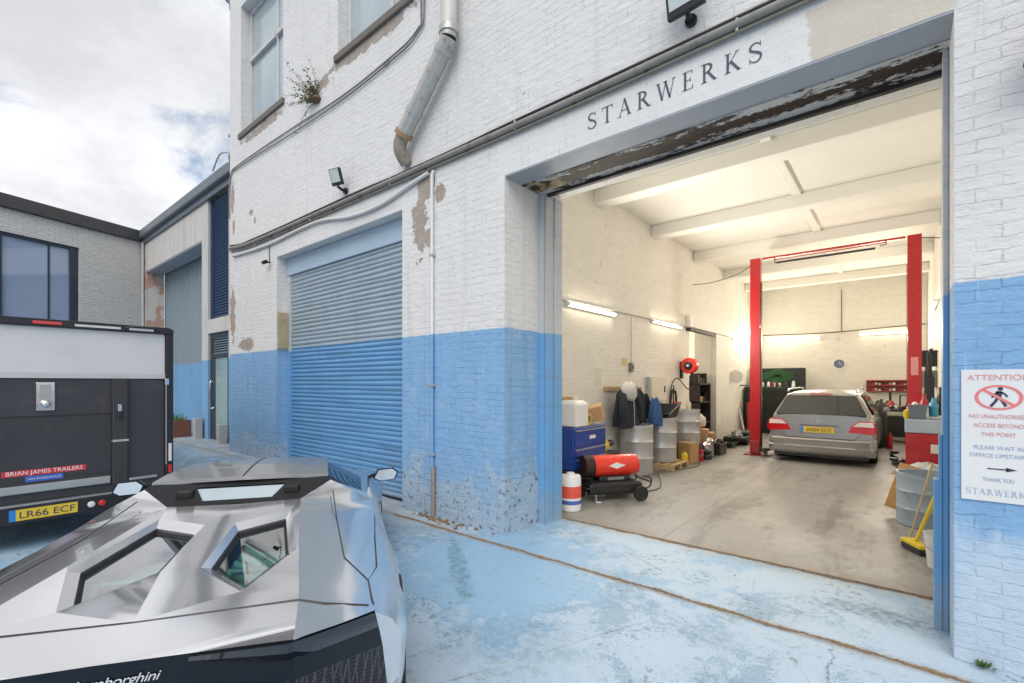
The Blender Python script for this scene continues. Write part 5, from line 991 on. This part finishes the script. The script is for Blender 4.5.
    tag(MB().tube(smooth_path([(XL+.02,5.0,.5),(XL+.02,5.0,2.9)],2),.014,8).build('drop_conduit',WINW,smooth=60),'vertical conduit dropping down the left wall beside the entrance jamb','conduit')
    tag(MB().tube(smooth_path([(-3.3,6.1,GF+.014),(-2.9,6.9,GF+.012),(-3.1,7.6,GF+.012),(-3.45,8.4,GF+.012),(-3.2,8.9,GF+.012),(-3.1,9.6,GF+.012),(-3.6,10.5,GF+.02),(-4.0,11.5,GF+.02)],8),.011,7).build('floor_cable',M('dark cable',(.14,.12,.10)),smooth=60),'dark cable lying on the garage floor from the heater past the drums','cable')
    # side doorway shelf
    t=thing('shelf_unit','dark shelf unit loaded with red and black parts inside the side doorway','shelf',(-4.40,13.1,GF)); MB().box(-.3,.3,-.45,.45,0,.04).box(-.3,.3,-.45,.45,.55,.58).box(-.3,.3,-.45,.45,1.1,1.13).box(-.3,.3,-.45,.45,1.58,1.62).box(-.3,-.28,-.45,.45,.04,1.6).box(-.28,.3,.43,.45,.04,1.6).box(-.28,.3,-.45,-.43,.04,1.6).build('frame',M('dark shelf',(.035,.03,.028),.6,0,.2),t)
    rnd=random.Random(8)
    for z in (.041,.581,1.131,1.621):
        for k in range(4):
            s=rnd.uniform(.12,.2); h=rnd.uniform(.12,.3); MB().box(-.2,.22,-.36+k*.21,-.36+k*.21+s,z,z+h).build('stored_part',rnd.choice([BLACK,BLKM,RED,CARB,CARD]),t,bevel=.012)
    # low jack by the left post, engine stand
    t=thing('trolley_jack','low black trolley jack at the foot of the left red post','jack',(-3.42,14.0,GF)); MB().box(-.28,.28,-.7,.7,.08,.20).box(-.2,.2,-.2,.5,.2,.30).build('chassis',BLACK,t,bevel=.02); MB().tube([(-.05,.5,.25),(-.25,.8,.9)],.022,8).build('handle',ALU,t); MB().lathe([(.12,.2),(.13,.22),(.07,.36),(.08,.38)],(0,-.4,0),16).build('saddle',ALU,t)
    for sx in (-1,1):
        for sy in (-1,1): MB().lathe([(.08,-.03),(.08,.03)],(sx*.27,sy*.55,.08),16,'x').build('wheel',BLKM,t)
    t=thing('floor_tray','wide black drip tray on the floor left of the lift','tray',(-3.62,12.95,GF)); MB().loft([[(x*s,y*s,z) for x,y in ((-.35,-.4),(.35,-.4),(.35,.4),(-.35,.4))] for s,z in ((.9,0),(1,.12),(.96,.12),(.88,.03))],closed=True,cap=True).build('tray',BLACK,t)
    t=thing('grease_pump','slim red trolley pump behind the left red post','pump',(-3.75,16.6,GF)); MB().box(-.12,.12,-.12,.12,0,1.0).build('cylinder',RED,t,bevel=.03); MB().tube([(0,0,1.),(0,0,1.55),(-.35,0,1.55)],.02,8).build('lever',BLKM,t)
    tag(MB().lathe([(.02,-.03),(.18,-.03),(.2,0),(.18,.05),(.02,.06)],(0,0,0),24,'y').build('wall_fan',WPL,smooth=40),'pale rounded wall unit beyond the side doorway','wall unit').location=(-3.95,15.6,1.85)
    # tall dark green tool cabinet with open lid
    t=thing('machine_cabinet','tall dark tool cabinet with open lid and painted green glow behind the left red post','cabinet',(-3.2,17.3,GF)); MB().box(-.85,.80,-.35,.4,0,1.50).build('carcass',GRN,t,bevel=.015)
    for k in range(6): MB().box(-.82,.77,-.368,-.351,.06+k*.23,.26+k*.23).build('drawer',M('near black drawer',(.012,.016,.015),.35,.1),t,bevel=.006)
    lid=MB().box(-.85,.80,.34,.40,1.503,2.12).build('lid',M('black lid',(.012,.016,.014),.4),t,bevel=.01); MB().loft([[(r*math.cos(a)*.55,.337,1.86+r*math.sin(a)*.25+.03*math.sin(5*a)) for r in (.02,.55,.85)] for a in [2*math.pi*k/24 for k in range(25)]]).build('green_glow_paint',GLOWG,lid,recalc=False)  # green glow painted on the lid as a mottled colour patch
    rnd=random.Random(3); 
    for k in range(16):
        x=rnd.uniform(-.78,.72); h=rnd.uniform(.06,.20); MB().lathe([(.04,0),(.05,.01),(.045,h*.7),(.02,h)],(x,rnd.uniform(-.25,.2),1.501),10).build('spray_can',rnd.choice([ALU,WPL,CREAM,RED,BLACK]),t,smooth=40)
    # roundel on the back wall
    t=thing('wall_clock','round white-rimmed wall clock on the back wall','clock',(-1.56,YB,2.25)); MB().lathe([(.19,-.03),(.19,-.001)],(0,0,0),30,'y').build('rim',WPL,t); MB().lathe([(.14,-.034),(.14,-.0305)],(0,0,0),30,'y').build('face',M('blue grey face',(.13,.17,.26),.4,0,.7,14),t); MB().tube([(0,-.036,0),(0,-.036,.09)],.006,5).tube([(0,-.036,0),(.07,-.036,-.04)],.006,5).build('hands',WPL,t)
    # red racks and benches at the back right
    t=thing('tool_rack','red wall rack of small tools on the back wall','rack',(-.25,YB,1.55)); MB().box(-.62,.62,-.14,-.001,-.18,-.14).box(-.62,.62,-.14,-.001,.0,.04).box(-.62,.62,-.14,-.001,.14,.18).box(-.62,.62,-.02,-.001,-.14,.14).build('shelves',M('dull red rack',(.30,.05,.04),.5,0,.3),t,bevel=.004)
    for z in (-.139,.041):
        for k in range(14): MB().box(-.58+k*.085,-.52+k*.085,-.12,-.04,z,z+.03+.05*((k*7)%5)/5).build('small_tool',[BLACK,RED,ALU,CREAM][k%4],t)
    t=thing('workbench','black cluttered workbench behind the silver estate car','workbench',(-.08,17.0,GF)); MB().box(-.62,.60,-.6,.6,.85,.92).build('top',BLKM,t,bevel=.008)
    for x in (-.56,.5):
        for y in (-.52,.5): MB().box(x,x+.06,y,y+.06,0,.85).build('leg',BLKM,t)
    MB().box(-.5,.5,-.4,.4,.15,.7).build('cupboard',BLACK,t,bevel=.01)
    MB().tube([(-.2,.3,.92),(-.2,.3,1.4)],.03,8).box(.0,.35,.1,.2,.93,.97).tube([(.02,.15,.95),(.02,.15,1.28),(.33,.15,1.28),(.33,.15,.95)],.025,8).build('vice_frame',BLKM,t,bevel=.004)
    rnd=random.Random(5)
    for k in range(18): s=rnd.uniform(.05,.12); x=rnd.uniform(-.55,.5); y=rnd.uniform(-.5,.4); MB().lathe([(s*.8,0),(s,.01),(s*.9,s),(s*.3,s*rnd.uniform(1.2,2.4))],(x,y,.921),9).build('bench_item',rnd.choice([BLACK,BLKM,CREAM,RED,ALU]),t,smooth=40)
    t=thing('gas_cylinder','dark gas cylinder beside the estate car at the back right','cylinder',(-.42,15.2,GF)); MB().lathe([(.11,0),(.12,.02),(.12,1.0),(.06,1.12),(.03,1.16),(.03,1.22)],(0,0,0),18).build('bottle',BLACK,t,smooth=40)
    tag(MB().lathe([(.06,0),(.065,.02),(.065,.3),(.03,.36),(.03,.4)],(-.25,14.9,GF),14).build('extinguisher',RED,smooth=40),'small red extinguisher on the floor at the back right','extinguisher')
    # unit heaters high on the right wall
    for z0,h,lab,m in ((2.0,.34,'upper dark control box on the right wall by the back corner',BLACK),(1.55,.36,'lower grey heater box on the right wall by the back corner',M('grey unit',(.20,.20,.20),.5,.2,.2))):
        t=thing('wall_heater',lab,'heater',(XR,13.6,z0)); MB().box(-.32,-.001,-.25,.25,0,h).build('casing',m,t,bevel=.015); sl=MB()
        for k in range(5): sl.box(-.2+.03*k,-.19+.03*k,-.262,-.251,.05,h-.05)
        sl.build('louvre',BLKM,t)
    tag(MB().tube([(.55,13.0,2.3),(.42,12.9,2.3)],.014,6).lathe([(.01,-.02),(.05,0),(.06,.05)],(.42,12.9,2.3),14,'x').build('tap_fitting',BLKM),'small dark wall fitting above the heater boxes','fitting')
    # red cabinet with clutter
    t=thing('red_cabinet','red tool cabinet against the right wall, loaded with bottles','cabinet',(.29,9.0,GF)); MB().box(-.26,.26,-.45,.45,.05,.94).build('carcass',RED,t,bevel=.012); MB().box(-.27,.262,-.46,.46,.945,1.13).build('top_box',M('pale blue grey box',(.40,.47,.55),.4,.1,.1),t,bevel=.01)
    MB().box(.0,.25,-.475,-.461,.68,.80).build('paper_label',PAPER,t)
    for x in (-.22,.2):
        for y in (-.38,.38): MB().lathe([(.03,0),(.03,.05)],(x,y,0),12).build('castor',BLACK,t)
    tag(MB().loft([[(x*s,y*s,z) for x,y in ((-.10,-.14),(.10,-.14),(.10,.14),(-.10,.14))] for s,z in ((.8,0),(1,.19),(.95,.19),(.78,.02))],closed=True,cap=True).build('parts_bin',M('slate bin',(.15,.18,.22),.5)),'slate grey parts bin on the red cabinet','bin').location=(.16,8.75,GF+1.133)
    tag(MB().box(-.16,.16,-.2,.2,0,.03).build('white_tray',WPL,bevel=.004),'white tray on the right end of the red cabinet','tray').location=(.34,8.98,GF+1.133)
    for k,(x,y,h,m,lab) in enumerate(((.24,9.12,.34,RED,'red and white spray bottle at the back of the red cabinet'),(.33,8.86,.26,M('cyan bottle',(.05,.33,.50),.3),'cyan bottle next to the grey bin'),(.42,9.2,.44,BLACK,'tall black bottle against the right wall'))):
        b=thing('bottle',lab,'bottle',(x,y,GF+1.133 if k!=1 else GF+1.164)); MB().lathe([(.045,0),(.05,.01),(.05,h*.6),(.02,h*.8)],(0,0,0),16).build('bottle_body',WPL if k==0 else m,b,smooth=40); MB().lathe([(.055,h*.45),(.055,h*.62),(.022,h*.82),(.022,h)],(0,0,0),16).build('cap',m,b,smooth=40)
    t=thing('rag_heap','heap of white rags over a crate behind the grey drum','rags',(.26,7.95,GF)); MB().box(-.24,.24,-.3,.3,0,.40).build('crate',BLKM,t,bevel=.01); rnd=random.Random(6); rows=[]
    for s,z in ((1.1,.34),(1.12,.44),(1.,.52),(.6,.58),(.1,.61)): rows.append([(.27*s*math.cos(a)*(1+rnd.uniform(-.08,.08)),.33*s*math.sin(a)*(1+rnd.uniform(-.08,.08)),z+rnd.uniform(-.03,.03)) for a in [2*math.pi*k/26 for k in range(26)]])
    MB().loft(rows,closed=True,cap=True).build('rags',CLOTHG,t,smooth=70)
    drum((.22,7.2,GF),.28,.60,DRUMB,'short grey-blue open drum by the right wall',None,True)
    t=tag(MB().obox((0,0,.29),(.26,.022,.58),Matrix.Rotation(R(16),3,'Y')@Matrix.Rotation(R(-14),3,'X')).build('plywood_board',PLY,bevel=.003),'orange plywood board leaning on the rag crate behind the grey drum','board'); t.location=(.02,7.62,GF+.04)
    # broom, stick, bucket
    t=thing('yard_broom','yellow-handled broom with dark yellow head leaning by the right jamb','broom',(.10,6.05,GF)); MB().tube([(.0,.0,.10),(.20,.10,.72)],.016,8).build('handle',YELP,t,smooth=60); MB().obox((0,-.02,.06),(.12,.30,.07),Matrix.Rotation(R(30),3,'Z')).build('head',YELP,t,bevel=.012); MB().obox((0,-.035,.035),(.11,.28,.06),Matrix.Rotation(R(30),3,'Z')).build('bristles',BLACK,t,bevel=.008)
    tag(MB().tube([(.06,6.5,GF+.01),(.24,6.62,GF+.80)],.010,8).build('wooden_stick',WOOD,smooth=60),'plain wooden stick leaning behind the yellow broom','stick')
    t=thing('bucket','white bucket by the right jamb','bucket',(.27,5.62,GF)); MB().lathe([(.10,0),(.13,.30),(.135,.30),(.125,.29),(.095,.02),(.01,.02)],(0,0,0),22).build('pail',WPL,t,smooth=40); MB().tube(smooth_path([(-.13,0,.29),(-.12,-.08,.2),(0,-.14,.14),(.12,-.08,.2),(.13,0,.29)],3),.005,6).build('bail',ALU,t,smooth=60)
    t=thing('red_handled_tool','red-gripped black rod standing in the white bucket','tool',(.27,5.62,GF+.03)); MB().tube([(0,0,0),(.0,.08,.50)],.014,8).build('rod',BLACK,t); MB().tube([(.0,.08,.50),(.0,.1,.66)],.028,10).build('grip',RED,t,smooth=60)
build_garage()

# ------------------------------------------------------------------ light, sky, camera
SUN_EL,SUN_AZ=R(46),R(148)   # compass-like: direction the light comes from, measured from +Y towards +X
w=bpy.data.worlds.new('World'); scene.world=w; w.use_nodes=True; t=w.node_tree; t.nodes.clear()
o=t.nodes.new('ShaderNodeOutputWorld'); bg=t.nodes.new('ShaderNodeBackground'); sky=t.nodes.new('ShaderNodeTexSky'); sky.sky_type='NISHITA'; sky.sun_disc=False; sky.sun_elevation=SUN_EL; sky.sun_rotation=SUN_AZ; sky.dust_density=1.5; sky.air_density=1.
bg.inputs[1].default_value=.135
tc=t.nodes.new('ShaderNodeTexCoord'); sp=t.nodes.new('ShaderNodeSeparateXYZ'); t.links.new(tc.outputs['Generated'],sp.inputs[0])
def wm(op,a,b,clamp=False):
    x=t.nodes.new('ShaderNodeMath'); x.operation=op; x.use_clamp=clamp
    for i,v in enumerate((a,b)):
        if isinstance(v,(int,float)): x.inputs[i].default_value=v
        else: t.links.new(v,x.inputs[i])
    return x.outputs[0]
den=wm('ADD',wm('MAXIMUM',sp.outputs[2],0.),.22); cb=t.nodes.new('ShaderNodeCombineXYZ'); t.links.new(wm('DIVIDE',sp.outputs[0],den),cb.inputs[0]); t.links.new(wm('DIVIDE',sp.outputs[1],den),cb.inputs[1])
def wn(sc,det,rough,dist,loc):
    mp=t.nodes.new('ShaderNodeMapping'); mp.inputs['Location'].default_value=loc; t.links.new(cb.outputs[0],mp.inputs[0]); n=t.nodes.new('ShaderNodeTexNoise'); n.inputs['Scale'].default_value=sc; n.inputs['Detail'].default_value=det; n.inputs['Roughness'].default_value=rough; n.inputs['Distortion'].default_value=dist; t.links.new(mp.outputs[0],n.inputs['Vector']); return n.outputs['Fac']
def wr(x,a,b,c=0.,d=1.):
    r=t.nodes.new('ShaderNodeMapRange'); r.interpolation_type='SMOOTHSTEP'; t.links.new(x,r.inputs[0]); r.inputs[1].default_value=a; r.inputs[2].default_value=b; r.inputs[3].default_value=c; r.inputs[4].default_value=d; return r.outputs[0]
cover=wr(wn(1.5,9,.6,.35,(3.1,1.7,0)),.29,.45)
lum=wr(wn(1.1,8,.6,.2,(7.3,2.2,4.)),.36,.62,4.5,6.5)
cc=t.nodes.new('ShaderNodeVectorMath'); cc.operation='SCALE'; cc.inputs[0].default_value=(.97,.985,1.02); t.links.new(lum,cc.inputs['Scale'])
mx=t.nodes.new('ShaderNodeMix'); mx.data_type='RGBA'; t.links.new(cover,mx.inputs[0]); t.links.new(sky.outputs[0],mx.inputs[6]); t.links.new(cc.outputs[0],mx.inputs[7]); t.links.new(mx.outputs[2],bg.inputs[0]); t.links.new(bg.outputs[0],o.inputs[0])
sl=bpy.data.lights.new('sun','SUN'); sl.energy=1.5; sl.angle=R(50); sl.color=(1,.965,.92); so=bpy.data.objects.new('sun',sl); COL.objects.link(so)
dirv=Vector((math.sin(SUN_AZ)*math.cos(SUN_EL),math.cos(SUN_AZ)*math.cos(SUN_EL),math.sin(SUN_EL))); so.rotation_euler=dirv.to_track_quat('Z','Y').to_euler()
cam=bpy.data.cameras.new('camera'); co=bpy.data.objects.new('camera',cam); COL.objects.link(co); scene.camera=co
co.location=(0,0,1.65); co.rotation_euler=(R(90),0,.69278); cam.sensor_width=36; cam.sensor_fit='HORIZONTAL'; cam.lens=470.93/1024*36; cam.shift_y=41.17/1024; cam.clip_end=1000; cam.clip_start=.05
scene.view_settings.view_transform='Standard'; scene.view_settings.look='None'; scene.view_settings.exposure=.30; scene.view_settings.gamma=1
scene.render.engine='CYCLES'
